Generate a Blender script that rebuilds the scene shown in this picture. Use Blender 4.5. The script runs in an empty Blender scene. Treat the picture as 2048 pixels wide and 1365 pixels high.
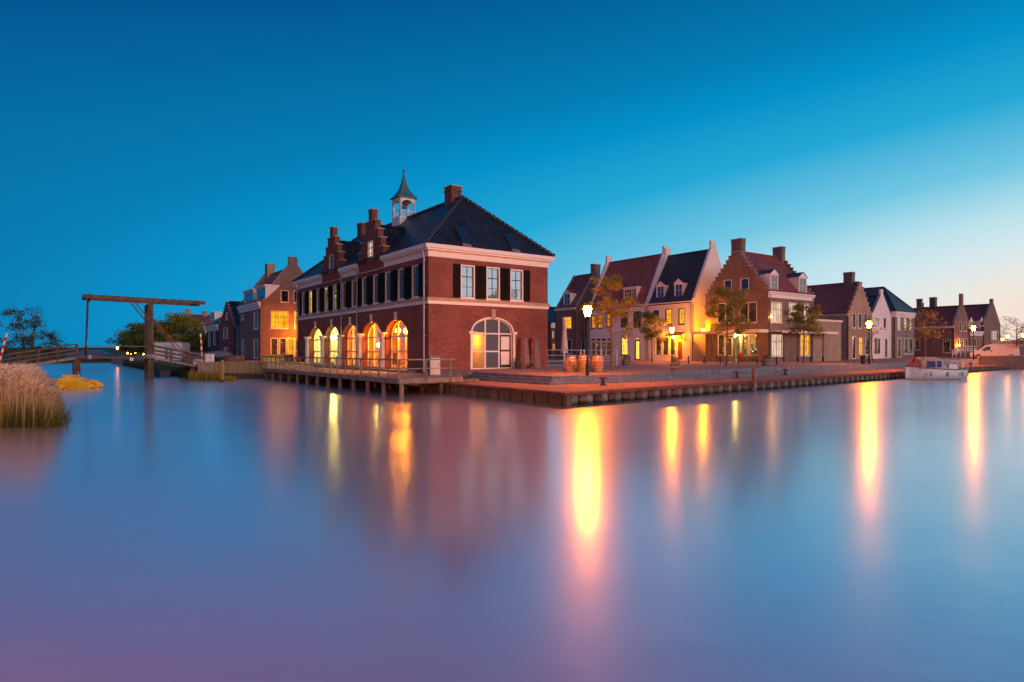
import bpy, math, random
from mathutils import Vector, Matrix, geometry
R = math.radians
random.seed(7)
sc = bpy.context.scene
col = sc.collection

# ------------------------------------------------------------ camera, sky, sun
EYE, FPX, CX, HY = 2.2, 1272.0, 1024.0, 704.0        # eye height, focal length and horizon in photo pixels
cd = bpy.data.cameras.new('camera'); cam = bpy.data.objects.new('camera', cd); col.objects.link(cam)
cam.location = (0, 0, EYE); cam.rotation_euler = (R(90), 0, 0)
cd.sensor_width = 36; cd.lens = 36*FPX/2048; cd.shift_y = (HY-682.5)/2048
cd.clip_start = .1; cd.clip_end = 6000
sc.camera = cam
sc.view_settings.view_transform = 'Standard'; sc.view_settings.look = 'None'
sc.view_settings.exposure = 0.0; sc.view_settings.gamma = 1.0
sc.cycles.use_denoising = True
sc.cycles.max_bounces = 7; sc.cycles.diffuse_bounces = 3; sc.cycles.glossy_bounces = 3
sc.cycles.transparent_max_bounces = 8; sc.cycles.transmission_bounces = 3
sc.cycles.caustics_reflective = False; sc.cycles.caustics_refractive = False
sc.cycles.sample_clamp_indirect = 6

def lin(c):
    return tuple((x/255/12.92 if x/255 <= .04045 else ((x/255+.055)/1.055)**2.4) for x in c)

class NT:
    """tiny helper for writing node trees"""
    def __init__(s, tree): s.t = tree; s.n = tree.nodes; s.l = tree.links
    def node(s, typ, **kw):
        n = s.n.new(typ)
        for k, v in kw.items(): setattr(n, k, v)
        return n
    def put(s, sock, v):
        if isinstance(v, bpy.types.NodeSocket): s.l.new(v, sock)
        elif v is not None:
            if isinstance(v, tuple) and len(v) == 3 and sock.type == 'RGBA': v = (*v, 1)
            sock.default_value = v
    def math(s, op, a, b=None, c=None, clamp=False):
        n = s.node('ShaderNodeMath', operation=op, use_clamp=clamp)
        for i, v in enumerate((a, b, c)):
            if v is not None: s.put(n.inputs[i], v)
        return n.outputs[0]
    def vmath(s, op, a, b=None):
        n = s.node('ShaderNodeVectorMath', operation=op)
        s.put(n.inputs[0], a)
        if b is not None: s.put(n.inputs[1], b)
        return n.outputs['Value'] if op in ('DOT_PRODUCT', 'LENGTH') else n.outputs[0]
    def mix(s, a, b, f, mode='MIX'):
        n = s.node('ShaderNodeMix', data_type='RGBA', blend_type=mode)
        s.put(n.inputs[0], f); s.put(n.inputs[6], a); s.put(n.inputs[7], b)
        return n.outputs[2]
    def ramp(s, f, stops, interp='LINEAR'):
        n = s.node('ShaderNodeValToRGB'); r = n.color_ramp; r.interpolation = interp
        while len(r.elements) < len(stops): r.elements.new(.5)
        for e, (p, c) in zip(r.elements, stops): e.position = p; e.color = (*c, 1)
        s.put(n.inputs[0], f); return n.outputs[0]

GLOW_AZ = R(60)                                       # where the last light stands, right of the view
w = bpy.data.worlds.new('World'); sc.world = w; w.use_nodes = True
N = NT(w.node_tree); N.n.clear()
tc = N.node('ShaderNodeTexCoord').outputs['Generated']
sx = N.node('ShaderNodeSeparateXYZ'); N.put(sx.inputs[0], tc)
hl = N.math('SQRT', N.math('ADD', N.math('MULTIPLY', sx.outputs[0], sx.outputs[0]), N.math('MULTIPLY', sx.outputs[1], sx.outputs[1])))
hl = N.math('MAXIMUM', hl, .0001)
def hdot(az):
    v = N.math('ADD', N.math('MULTIPLY', sx.outputs[0], math.sin(az)), N.math('MULTIPLY', sx.outputs[1], math.cos(az)))
    return N.math('DIVIDE', v, hl)
el = N.math('MULTIPLY', N.math('ABSOLUTE', N.math('ARCTAN2', sx.outputs[2], hl)), 180/math.pi)
daz = N.math('MULTIPLY', N.math('ARCCOSINE', N.math('MAXIMUM', N.math('MINIMUM', hdot(GLOW_AZ), 1.0), -1.0)), 180/math.pi*.25)
d = N.math('SQRT', N.math('ADD', N.math('MULTIPLY', daz, daz), N.math('MULTIPLY', el, el)))
stops = [(0, (255, 205, 150)), (5, (252, 220, 202)), (7.2, (238, 232, 222)), (9, (216, 232, 236)), (11, (186, 225, 236)), (14, (112, 198, 226)),
         (18.2, (36, 168, 214)), (22.5, (0, 144, 200)), (25.5, (0, 124, 180)), (34, (0, 86, 145)), (50, (0, 74, 130)), (60, (0, 70, 125))]
sky = N.ramp(N.math('DIVIDE', d, 60), [(p/60, lin(c)) for p, c in stops])
back = N.math('MULTIPLY', N.math('MAXIMUM', N.math('DIVIDE', N.math('SUBTRACT', hdot(R(165)), .05), .95), 0.0),
              N.math('EXPONENT', N.math('DIVIDE', el, -34)))
sky = N.mix(sky, (.74, .55, .66), back)               # rosy counter-glow of the dusk behind the photographer
bg = N.node('ShaderNodeBackground'); N.put(bg.inputs[0], sky); bg.inputs[1].default_value = 1.0
nis = N.node('ShaderNodeTexSky', sky_type='NISHITA', sun_disc=False)
nis.sun_elevation = R(3); nis.sun_rotation = R(100)
bg2 = N.node('ShaderNodeBackground'); N.put(bg2.inputs[0], nis.outputs[0]); bg2.inputs[1].default_value = .0015
ad = N.node('ShaderNodeAddShader'); N.l.new(bg.outputs[0], ad.inputs[0]); N.l.new(bg2.outputs[0], ad.inputs[1])
wo = N.node('ShaderNodeOutputWorld'); N.l.new(ad.outputs[0], wo.inputs[0])

sd = bpy.data.lights.new('sun', 'SUN'); so = bpy.data.objects.new('sun', sd); col.objects.link(so)
sd.energy = 1.0; sd.angle = R(22); sd.color = (1, .66, .58)
az, e = R(136), R(14)
so.rotation_euler = Vector((math.sin(az)*math.cos(e), math.cos(az)*math.cos(e), math.sin(e))).to_track_quat('Z', 'Y').to_euler()

# ------------------------------------------------------------ the town's square grid
C0 = Vector((-5.25, 40.0)); DL = Vector((-.5814, .8136)); DR = Vector((.8137, .5812))
def gp(L, Rr, z=0): p = C0 + DL*L + DR*Rr; return Vector((p.x, p.y, z))
def at(px, D, z=0): return Vector(((px-CX)/FPX*D, D, z))
def gz(x, y):                                          # height of the paved ground
    s = min(1, max(0, (y-34)/12)); t = min(1, max(0, (x-47)/25))
    return .93 + .17*s + .4*t
def ong(px, D): p = at(px, D); p.z = gz(p.x, p.y); return p

# ------------------------------------------------------------ materials
M = {}
def newmat(name):
    m = bpy.data.materials.new(name); m.use_nodes = True; n = NT(m.node_tree); n.n.clear()
    o = n.node('ShaderNodeOutputMaterial'); M[name] = m; return m, n, o
def prin(n, o, **kw):
    b = n.node('ShaderNodeBsdfPrincipled')
    for k, v in kw.items(): n.put(b.inputs[k.replace('_', ' ')], v)
    n.l.new(b.outputs[0], o.inputs[0]); return b
def noise(n, vec, scale, detail=3, rough=.55):
    t = n.node('ShaderNodeTexNoise'); t.inputs['Scale'].default_value = scale; t.inputs['Detail'].default_value = detail
    t.inputs['Roughness'].default_value = rough
    if vec is not None: n.l.new(vec, t.inputs['Vector'])
    return t.outputs[0]
def bump(n, h, dist, strength=1):
    b = n.node('ShaderNodeBump'); b.inputs['Distance'].default_value = dist; b.inputs['Strength'].default_value = strength
    n.l.new(h, b.inputs['Height']); return b.outputs[0]
def sc3(c, k): return tuple(x*k for x in c)
def plain(name, c, rough=.6, metal=0.0, var=.15, scale=2.5, bmp=0, bscale=30, spec=.5, stretch=None):
    m, n, o = newmat(name)
    v = n.node('ShaderNodeNewGeometry').outputs['Position']
    if stretch:
        v2 = n.node('ShaderNodeMapping'); n.l.new(v, v2.inputs[0]); v2.inputs['Scale'].default_value = stretch; v = v2.outputs[0]
    f = noise(n, v, scale)
    cc = n.mix(sc3(c, 1-var), sc3(c, 1+var), n.math('MULTIPLY_ADD', f, 2.2, -.6, clamp=True))
    nb = bump(n, noise(n, v, bscale), bmp) if bmp else None
    prin(n, o, Base_Color=cc, Roughness=rough, Metallic=metal, Specular_IOR_Level=spec, Normal=nb)
    return m
def brick(name, c1, c2, mortar, bw=.22, bh=.075, rough=.85, stain=.5, ms=.011):
    m, n, o = newmat(name)
    uv = n.node('ShaderNodeUVMap').outputs[0]
    t = n.node('ShaderNodeTexBrick'); n.l.new(uv, t.inputs['Vector'])
    for k, v in (('Scale', 1), ('Mortar Size', ms), ('Brick Width', bw), ('Row Height', bh), ('Mortar Smooth', .1), ('Bias', 0)): t.inputs[k].default_value = v
    n.put(t.inputs['Color1'], c1); n.put(t.inputs['Color2'], c2); n.put(t.inputs['Mortar'], mortar)
    f = noise(n, uv, .7, 5, .6); f2 = noise(n, uv, 6, 2)
    g = n.math('MULTIPLY_ADD', f, stain*2, 1-stain); g = n.math('MULTIPLY', g, n.math('MULTIPLY_ADD', f2, .7, .65))
    gc = n.node('ShaderNodeCombineColor')
    for i in range(3): n.l.new(g, gc.inputs[i])
    cc = n.mix(t.outputs[0], gc.outputs[0], 1.0, 'MULTIPLY')
    prin(n, o, Base_Color=cc, Roughness=rough, Specular_IOR_Level=.2, Normal=bump(n, n.math('MULTIPLY', t.outputs['Fac'], -1), .008))
    return m
def tiles(name, c, rough=.4, tw=.24, th=.34, var=.5, spec=.5):
    m, n, o = newmat(name)
    uv = n.node('ShaderNodeUVMap').outputs[0]
    s = n.node('ShaderNodeSeparateXYZ'); n.l.new(uv, s.inputs[0])
    u = n.math('DIVIDE', s.outputs[0], tw); v = n.math('DIVIDE', s.outputs[1], th)
    wv = n.math('MULTIPLY', n.math('SINE', n.math('MULTIPLY', u, 2*math.pi)), .5)
    h = n.math('ADD', wv, n.math('MULTIPLY', n.math('FRACT', v), -.9))
    cv = n.node('ShaderNodeCombineXYZ'); n.l.new(n.math('FLOOR', u), cv.inputs[0]); n.l.new(n.math('FLOOR', v), cv.inputs[1])
    wn = n.node('ShaderNodeTexWhiteNoise', noise_dimensions='2D'); n.l.new(cv.outputs[0], wn.inputs[0])
    cc = n.mix(sc3(c, 1-var), sc3(c, 1+var), n.math('MULTIPLY_ADD', noise(n, uv, .8), .8, n.math('MULTIPLY_ADD', wn.outputs[0], .5, -.15), clamp=True))
    prin(n, o, Base_Color=cc, Roughness=rough, Specular_IOR_Level=spec, Normal=bump(n, h, .09))
    return m
def planks(name, c, pw=.14, rough=.75, var=.35, axis=0):
    m, n, o = newmat(name)
    uv = n.node('ShaderNodeUVMap').outputs[0]
    s = n.node('ShaderNodeSeparateXYZ'); n.l.new(uv, s.inputs[0])
    u = n.math('DIVIDE', s.outputs[axis], pw)
    wn = n.node('ShaderNodeTexWhiteNoise', noise_dimensions='1D'); n.l.new(n.math('FLOOR', u), wn.inputs['W'])
    gap = n.math('GREATER_THAN', n.math('ABSOLUTE', n.math('SUBTRACT', n.math('FRACT', u), .5)), .45)
    mp = n.node('ShaderNodeMapping'); n.l.new(uv, mp.inputs[0]); mp.inputs['Scale'].default_value = (14, 1, 1) if axis == 0 else (1, 14, 1)
    f = n.math('MULTIPLY_ADD', noise(n, mp.outputs[0], 2, 4), .7, n.math('MULTIPLY_ADD', wn.outputs[0], .6, -.15), clamp=True)
    cc = n.mix(sc3(c, 1-var), sc3(c, 1+var), f); cc = n.mix(cc, sc3(c, .15), gap)
    prin(n, o, Base_Color=cc, Roughness=rough, Specular_IOR_Level=.25, Normal=bump(n, n.math('MULTIPLY', gap, -1), .01))
    return m
def glow(name, c, strength, pattern=0, dark=(.02, .012, .008), pscale=2.0, thr=.45):
    """a window with a lit room behind it, or a lamp: pattern 0 even, 1 room with furniture and curtains, 2 dark room with small lights"""
    m, n, o = newmat(name)
    base = n.node('ShaderNodeBsdfPrincipled'); base.inputs['Base Color'].default_value = (.02, .02, .02, 1); base.inputs['Roughness'].default_value = .08; base.inputs['Specular IOR Level'].default_value = .25
    if pattern:
        g = n.node('ShaderNodeNewGeometry').outputs['Position']
        mp = n.node('ShaderNodeMapping'); n.l.new(g, mp.inputs[0]); mp.inputs['Scale'].default_value = (1.5, 1.5, .6)
        f = noise(n, mp.outputs[0], pscale, 4, .6)
        if pattern == 1:
            k = n.math('MULTIPLY_ADD', f, 2.6, -.55, clamp=True)
            cc = n.mix(sc3(c, .3), c, k)
        else:
            k = n.math('MULTIPLY_ADD', f, 3.0, -1.2, clamp=True)
            cc = n.mix(dark, sc3(c, .25), k)
            vo = n.node('ShaderNodeTexVoronoi'); n.l.new(g, vo.inputs['Vector']); vo.inputs['Scale'].default_value = 2.4
            cc = n.mix(cc, sc3(c, 2.5), n.math('LESS_THAN', vo.outputs['Distance'], .13))
        n.put(base.inputs['Emission Color'], cc)
    else: n.put(base.inputs['Emission Color'], c)
    base.inputs['Emission Strength'].default_value = strength
    n.l.new(base.outputs[0], o.inputs[0]); return m

brick('brick_red', (.27, .072, .056), (.18, .045, .04), (.26, .16, .13))
brick('brick_warm', (.34, .175, .125), (.24, .12, .095), (.3, .22, .18))
brick('brick_dark', (.24, .085, .07), (.17, .06, .055), (.2, .14, .12))
brick('brick_brown', (.20, .15, .135), (.13, .095, .088), (.30, .24, .19))
brick('brick_purple', (.24, .13, .12), (.17, .09, .085), (.25, .2, .17))
brick('brick_tan', (.42, .29, .20), (.33, .23, .165), (.42, .36, .28))
brick('brick_grey', (.27, .24, .24), (.20, .18, .19), (.3, .28, .27))
brick('brick_navy', (.06, .085, .12), (.05, .07, .10), (.09, .1, .12))
brick('paving', (.42, .26, .21), (.31, .19, .16), (.2, .15, .13), bw=.21, bh=.105, stain=.3, ms=.006)
brick('paving_quay', (.56, .28, .18), (.42, .21, .14), (.2, .13, .1), bw=.21, bh=.105, stain=.3, ms=.006)
plain('plaster_white', (.78, .75, .73), .85, var=.05, scale=.8, spec=.2)
plain('plaster_cream', (.77, .72, .68), .85, var=.06, scale=.8, spec=.2)
plain('plaster_blue', (.10, .15, .2), .8, var=.08)
plain('white_paint', (.80, .77, .74), .45, var=.04)
plain('cream_paint', (.68, .62, .53), .5, var=.06)
m, n, o = newmat('plate_brown')                      # brown plate pierced with rows of small holes
uv = n.node('ShaderNodeUVMap').outputs[0]; s = n.node('ShaderNodeSeparateXYZ'); n.l.new(uv, s.inputs[0])
a_ = n.math('SUBTRACT', n.math('FRACT', n.math('DIVIDE', s.outputs[0], .16)), .5); b_ = n.math('SUBTRACT', n.math('FRACT', n.math('DIVIDE', s.outputs[1], .24)), .5)
hh = n.math('LESS_THAN', n.math('ADD', n.math('MULTIPLY', a_, a_), n.math('MULTIPLY', n.math('MULTIPLY', b_, b_), 2.2)), .045)
prin(n, o, Base_Color=n.mix((.22, .15, .15), (.01, .01, .01), hh), Roughness=.7)
plain('stone', (.50, .44, .37), .8, var=.18, scale=5)
plain('stone_tan', (.42, .33, .24), .8, var=.2, scale=5)
plain('step_stone', (.20, .20, .22), .75, var=.4, scale=3, bmp=.01, bscale=14)
plain('wall_brown', (.17, .11, .09), .85, var=.3, scale=2, bmp=.004)
plain('concrete', (.33, .29, .27), .85, var=.25, scale=2.5, bmp=.004)
plain('shutter_paint', (.010, .009, .008), .7, var=.2, spec=.12)
plain('black_metal', (.015, .015, .017), .45, metal=.3)
plain('dark_paint', (.03, .035, .035), .4)
plain('cabinet_grey', (.17, .18, .20), .6)
plain('interior_ochre', (.46, .26, .12), .8, var=.3, scale=1.5)
plain('zinc', (.33, .35, .38), .5, metal=.5)
plain('galvanised', (.48, .48, .50), .4, metal=.6)
plain('copper_green', (.06, .17, .16), .45, var=.25, scale=4)
m, n, o = newmat('pile_steel')                       # rusty steel with the dark wet band of algae at the waterline
g = n.node('ShaderNodeNewGeometry').outputs['Position']; s = n.node('ShaderNodeSeparateXYZ'); n.l.new(g, s.inputs[0])
cc = n.mix((.10, .07, .055), (.34, .28, .24), n.math('MULTIPLY_ADD', noise(n, g, 2.4, 4), 2.4, -.7, clamp=True))
cc = n.mix((.018, .022, .012), cc, n.math('MULTIPLY_ADD', n.math('ADD', s.outputs[2], n.math('MULTIPLY', noise(n, g, 5), .12)), 9, -1.2, clamp=True))
prin(n, o, Base_Color=cc, Roughness=.7, Normal=bump(n, noise(n, g, 9), .01))
plain('pile_dark', (.07, .04, .03), .8, var=.5, scale=3)
plain('rust', (.20, .06, .04), .8, var=.45, scale=3)
plain('wood_grey', (.27, .21, .17), .8, var=.35, scale=3, stretch=(1, 1, 1))
plain('wood_pile', (.17, .12, .09), .85, var=.5, scale=4)
plain('wood_beam', (.115, .085, .06), .8, var=.45, scale=3)
planks('deck_wood', (.34, .27, .21), .15)
planks('fence_wood', (.30, .23, .11), .16)
planks('barrel_wood', (.42, .22, .11), .085, var=.3)
planks('sheet_wood', (.22, .14, .09), .9, var=.4)
tiles('tile_dark', (.016, .020, .031), .33, spec=.45, tw=.28, th=.38, var=.7)
tiles('tile_blue', (.05, .06, .095), .4)
tiles('tile_navy', (.028, .03, .05), .45)
tiles('tile_red', (.33, .085, .07), .55)
tiles('tile_wine', (.23, .065, .065), .5)
plain('yellow_plastic', (.90, .50, .015), .35, var=.06)
plain('boat_white', (.80, .86, .86), .3, var=.04)
plain('canvas_grey', (.42, .46, .50), .8, var=.1)
plain('canvas_red', (.58, .34, .24), .8, var=.2)
plain('canvas_cream', (.62, .55, .47), .85, var=.1)
plain('blue_window', (.03, .05, .16), .5, spec=.15)
plain('varnish', (.28, .11, .05), .3, var=.3)
plain('van_paint', (.82, .78, .70), .25, var=.02)
plain('car_paint', (.05, .12, .22), .2, var=.02)
plain('truck_white', (.62, .66, .68), .35, var=.04)
plain('tyre', (.015, .015, .016), .8)
plain('rim', (.4, .4, .42), .3, metal=.8)
plain('red_paint', (.55, .03, .03), .45, var=.05)
plain('door_red', (.22, .04, .025), .4)
plain('grass', (.045, .075, .022), .95, var=.45, scale=.35, bmp=.05, bscale=6)
plain('soil', (.07, .055, .04), .95, var=.4)
plain('hull_dark', (.03, .045, .08), .5, var=.3)
def foliage(name, c, var=.5, trans=.35):
    m, n, o = newmat(name)
    g = n.node('ShaderNodeNewGeometry')
    f = n.math('MULTIPLY_ADD', g.outputs['Random Per Island'], .7, n.math('MULTIPLY_ADD', noise(n, g.outputs['Position'], 1.6), .8, -.25), clamp=True)
    cc = n.mix(sc3(c, 1-var), sc3(c, 1+var), f)
    a = n.node('ShaderNodeBsdfDiffuse'); b = n.node('ShaderNodeBsdfTranslucent'); n.l.new(cc, a.inputs[0]); n.l.new(cc, b.inputs[0])
    mx = n.node('ShaderNodeMixShader'); mx.inputs[0].default_value = trans
    n.l.new(a.outputs[0], mx.inputs[1]); n.l.new(b.outputs[0], mx.inputs[2]); n.l.new(mx.outputs[0], o.inputs[0])
foliage('leaf_spring', (.36, .30, .06))
foliage('leaf_green', (.19, .21, .06))
foliage('leaf_dark', (.09, .13, .07))
foliage('leaf_bare', (.24, .12, .07))
plain('bark', (.13, .095, .07), .9, var=.4, scale=8)
# reeds: pale plumes over green-brown stems
m, n, o = newmat('reed')
g = n.node('ShaderNodeNewGeometry'); s = n.node('ShaderNodeSeparateXYZ'); n.l.new(g.outputs['Position'], s.inputs[0])
f = n.math('ADD', n.math('DIVIDE', s.outputs[2], 1.5), n.math('MULTIPLY_ADD', g.outputs['Random Per Island'], .5, -.3), clamp=True)
cc = n.ramp(f, [(0, (.09, .11, .04)), (.3, (.26, .25, .09)), (.5, (.60, .50, .34)), (1, (.80, .68, .52))])
a = n.node('ShaderNodeBsdfDiffuse'); b = n.node('ShaderNodeBsdfTranslucent'); n.l.new(cc, a.inputs[0]); n.l.new(cc, b.inputs[0])
mx = n.node('ShaderNodeMixShader'); mx.inputs[0].default_value = .4
n.l.new(a.outputs[0], mx.inputs[1]); n.l.new(b.outputs[0], mx.inputs[2]); n.l.new(mx.outputs[0], o.inputs[0])
# window glass with a real room behind
m, n, o = newmat('clear_glass')
tr = n.node('ShaderNodeBsdfTransparent'); gl = n.node('ShaderNodeBsdfGlossy'); gl.inputs['Roughness'].default_value = .03
tr.inputs[0].default_value = (.95, .95, .93, 1)
mx = n.node('ShaderNodeMixShader'); lw = n.node('ShaderNodeFresnel'); lw.inputs[0].default_value = 1.35
n.l.new(n.math('MULTIPLY', lw.outputs[0], .45), mx.inputs[0]); n.l.new(tr.outputs[0], mx.inputs[1]); n.l.new(gl.outputs[0], mx.inputs[2]); n.l.new(mx.outputs[0], o.inputs[0])
# closed panes: dim rooms, the sky mirrored in them, each pane slightly out of true
m, n, o = newmat('dark_glass')
g = n.node('ShaderNodeNewGeometry').outputs['Position']
prin(n, o, Base_Color=(.012, .014, .018), Roughness=.05, Specular_IOR_Level=1.0, IOR=1.9, Normal=bump(n, noise(n, g, 1.3, 1), .02))
m, n, o = newmat('mirror_glass')
g = n.node('ShaderNodeNewGeometry').outputs['Position']
prin(n, o, Base_Color=(.78, .80, .74), Metallic=.9, Roughness=.05, Normal=bump(n, noise(n, g, .9, 1), .03))
m, n, o = newmat('film_glass')
prin(n, o, Base_Color=(.085, .09, .11), Roughness=.25, Specular_IOR_Level=.6)
SOD = (1.0, .36, .05)
glow('lamp_glass', (1.0, .20, .003), 1050)
glow('lamp_near', (1.0, .26, .02), 3800)
glow('lamp_shore', (1.0, .42, .10), 420)
glow('lamp_far', (1.0, .25, .02), 60)
glow('bulb_warm', (1.0, .30, .004), 800)
glow('bulb_strong', (1.0, .28, .002), 2600)
glow('bulb_small', (1.0, .36, .03), 170)
glow('bulb_pale', (1.0, .74, .16), 240)
glow('room_orange', (1.0, .36, .015), 1.0, 1)
glow('room_yellow', (1.0, .43, .015), 1.35, 1)
glow('room_bright', (1.0, .62, .10), 1.7, 1, pscale=1.2)
glow('room_curtain', (1.0, .74, .50), .9, 1, pscale=1.2)
glow('room_shop', (1.0, .42, .10), .8, 2)
glow('room_cafe', (.85, .72, .18), 1.6, 2)
glow('room_dim', (1.0, .36, .06), .45, 2)
# water
m, n, o = newmat('water')
g = n.node('ShaderNodeNewGeometry').outputs['Position']
mp = n.node('ShaderNodeMapping'); n.l.new(g, mp.inputs[0]); mp.inputs['Scale'].default_value = (1, 1, 1)
nb = bump(n, n.math('ADD', noise(n, mp.outputs[0], .35, 2), n.math('MULTIPLY', noise(n, mp.outputs[0], 2.6, 3), .22)), .012)
gls = []
for rg in (.19, .40):
    gl = n.node('ShaderNodeBsdfGlossy'); gl.inputs['Roughness'].default_value = rg; n.l.new(nb, gl.inputs['Normal'])
    gl.inputs[0].default_value = (.95, .95, .97, 1); gls.append(gl)
mg = n.node('ShaderNodeMixShader'); mg.inputs[0].default_value = .27; n.l.new(gls[0].outputs[0], mg.inputs[1]); n.l.new(gls[1].outputs[0], mg.inputs[2])
df = n.node('ShaderNodeBsdfDiffuse'); df.inputs[0].default_value = (.30, .10, .13, 1)
fr = n.node('ShaderNodeFresnel'); fr.inputs[0].default_value = 1.33
fac = n.math('MULTIPLY_ADD', n.math('POWER', fr.outputs[0], .40), .32, .68)
fac = n.math('ADD', fac, n.math('MULTIPLY_ADD', noise(n, g, .16, 3), .22, -.11), clamp=True)
mx = n.node('ShaderNodeMixShader'); n.l.new(fac, mx.inputs[0]); n.l.new(df.outputs[0], mx.inputs[1]); n.l.new(mg.outputs[0], mx.inputs[2]); n.l.new(mx.outputs[0], o.inputs[0])

# ------------------------------------------------------------ mesh building
def V3(p, z=None): return Vector((p[0], p[1], z if z is not None else (p[2] if len(p) > 2 else 0.0)))
class MB:
    def __init__(s): s.v = []; s.f = []
    def face(s, pts):
        i = len(s.v); s.v += [tuple(p) for p in pts]; s.f.append(tuple(range(i, i+len(pts))))
    def tris(s, pts, idx):
        i = len(s.v); s.v += [tuple(p) for p in pts]; s.f += [tuple(i+k for k in t) for t in idx]
    def hexa(s, b, t):
        """box from 4 bottom and 4 top corners (same winding)"""
        s.face(b[::-1]); s.face(t)
        for k in range(4): s.face([b[k], b[(k+1) % 4], t[(k+1) % 4], t[k]])
    def fbox(s, f, u0, u1, n0, n1, z0, z1):
        b = [f.P(u0, n0, z0), f.P(u1, n0, z0), f.P(u1, n1, z0), f.P(u0, n1, z0)]
        s.hexa(b, [V3(p, z1) for p in b])
    def box(s, c, sx_, sy_, z0, z1, a=0.0, taper=1.0):
        ca, sa = math.cos(a), math.sin(a); q = [(-1, -1), (1, -1), (1, 1), (-1, 1)]
        def cor(k, z): return [Vector((c[0]+(x*sx_*k/2)*ca-(y*sy_*k/2)*sa, c[1]+(x*sx_*k/2)*sa+(y*sy_*k/2)*ca, z)) for x, y in q]
        s.hexa(cor(1, z0), cor(taper, z1))
    def bar(s, a, b, w_, h=None):
        """square bar between two points"""
        a, b = V3(a), V3(b); h = h or w_; d_ = (b-a)
        if d_.length < 1e-5: return
        d_.normalize(); up = Vector((0, 0, 1)) if abs(d_.z) < .95 else Vector((1, 0, 0))
        x = d_.cross(up).normalized()*w_/2; y = x.cross(d_).normalized()*h/2
        s.hexa([a-x-y, a+x-y, a+x+y, a-x+y], [b-x-y, b+x-y, b+x+y, b-x+y])
    def tube(s, pts, rad, n=8, cap=True):
        pts = [V3(p) for p in pts]; rad = rad if isinstance(rad, (list, tuple)) else [rad]*len(pts); rings = []
        for k, p in enumerate(pts):
            d_ = (pts[min(k+1, len(pts)-1)]-pts[max(k-1, 0)]).normalized()
            up = Vector((0, 0, 1)) if abs(d_.z) < .9 else Vector((1, 0, 0))
            x = d_.cross(up).normalized(); y = x.cross(d_).normalized()
            i = len(s.v); rings.append(i)
            for j in range(n):
                t = 2*math.pi*j/n; s.v.append(tuple(p+(x*math.cos(t)+y*math.sin(t))*rad[k]))
        for k in range(len(pts)-1):
            for j in range(n):
                a, b = rings[k], rings[k+1]; j2 = (j+1) % n
                s.f.append((a+j, a+j2, b+j2, b+j))
        if cap:
            s.f.append(tuple(rings[0]+j for j in range(n))[::-1]); s.f.append(tuple(rings[-1]+j for j in range(n)))
    def lathe(s, c, prof, n=12, sq=None, rot=0.0):
        """revolve (r, z) profile about a vertical axis at c"""
        i0 = len(s.v)
        for r_, z in prof:
            for j in range(n):
                t = 2*math.pi*(j+.5)/n+rot; k = 1/math.cos(math.pi/n) if sq else 1
                s.v.append((c[0]+math.cos(t)*r_*k, c[1]+math.sin(t)*r_*k, c[2]+z))
        for k in range(len(prof)-1):
            for j in range(n):
                a, b = i0+k*n, i0+(k+1)*n; j2 = (j+1) % n
                s.f.append((a+j, a+j2, b+j2, b+j))
        s.f.append(tuple(i0+j for j in range(n))[::-1]); s.f.append(tuple(i0+(len(prof)-1)*n+j for j in range(n)))
    def build(s, name, mat_, parent=None, smooth=False):
        me = bpy.data.meshes.new(name); me.from_pydata(s.v, [], s.f); me.materials.append(M[mat_])
        uvl = me.uv_layers.new(name='UVMap'); co = []
        for p in me.polygons:                          # planar coordinates in metres, level with the ground
            nn = p.normal
            t = Vector((-nn.y, nn.x, 0))
            t = Vector((1, 0, 0)) if t.length < .02 else t.normalized()
            b = nn.cross(t)
            for li in p.loop_indices:
                q = me.vertices[me.loops[li].vertex_index].co; co += [q.dot(t), q.dot(b)]
        uvl.data.foreach_set('uv', co)
        if smooth: me.polygons.foreach_set('use_smooth', [True]*len(me.polygons))
        me.update()
        o_ = bpy.data.objects.new(name, me); col.objects.link(o_)
        if parent is not None:
            o_.parent = parent
            if parent.name in WI: o_.matrix_parent_inverse = WI[parent.name]
        return o_
WI = {}
def thing(name, label, cat, loc, group=None):
    o_ = bpy.data.objects.new(name, None); col.objects.link(o_); o_.location = V3(loc); o_.empty_display_size = .3
    WI[o_.name] = Matrix.Translation(-V3(loc))
    o_['label'] = label; o_['category'] = cat
    if group: o_['group'] = group
    return o_
def tag(o_, label, cat, group=None, kind=None):
    o_['label'] = label; o_['category'] = cat
    if group: o_['group'] = group
    if kind: o_['kind'] = kind
    return o_
def structure(o_): o_['kind'] = 'structure'; return o_

class Fr:
    """a vertical facade plane: u runs along it, n out of it, z up; px/py read a photo pixel onto it"""
    def __init__(s, o_, d_, nrm, off=0.0): s.d = d_; s.nrm = nrm; s.o = Vector((o_[0], o_[1])) + nrm*off
    def P(s, u, n_, z): p = s.o + s.d*u + s.nrm*n_; return Vector((p.x, p.y, z))
    def u(s, px): a = (px-CX)/FPX; return (a*s.o.y - s.o.x)/(s.d.x - a*s.d.y)
    def z(s, px, py): u = s.u(px); return EYE + (HY-py)/FPX*(s.o.y+s.d.y*u)
    def rect(s, x0, y0, x1, y1):
        a, b = sorted((s.u(x0), s.u(x1))); xm = (x0+x1)/2
        return a, b, s.z(xm, y1), s.z(xm, y0)
    def back(s, k): return Fr(s.o, s.d, s.nrm, -k)
def FL(c, L=0, Rr=0): return Fr(V3(c).xy + DL*L + DR*Rr, DL, -DR)      # faces left of the camera
def FRt(c, L=0, Rr=0): return Fr(V3(c).xy + DL*L + DR*Rr, DR, -DL)     # faces right

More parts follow.
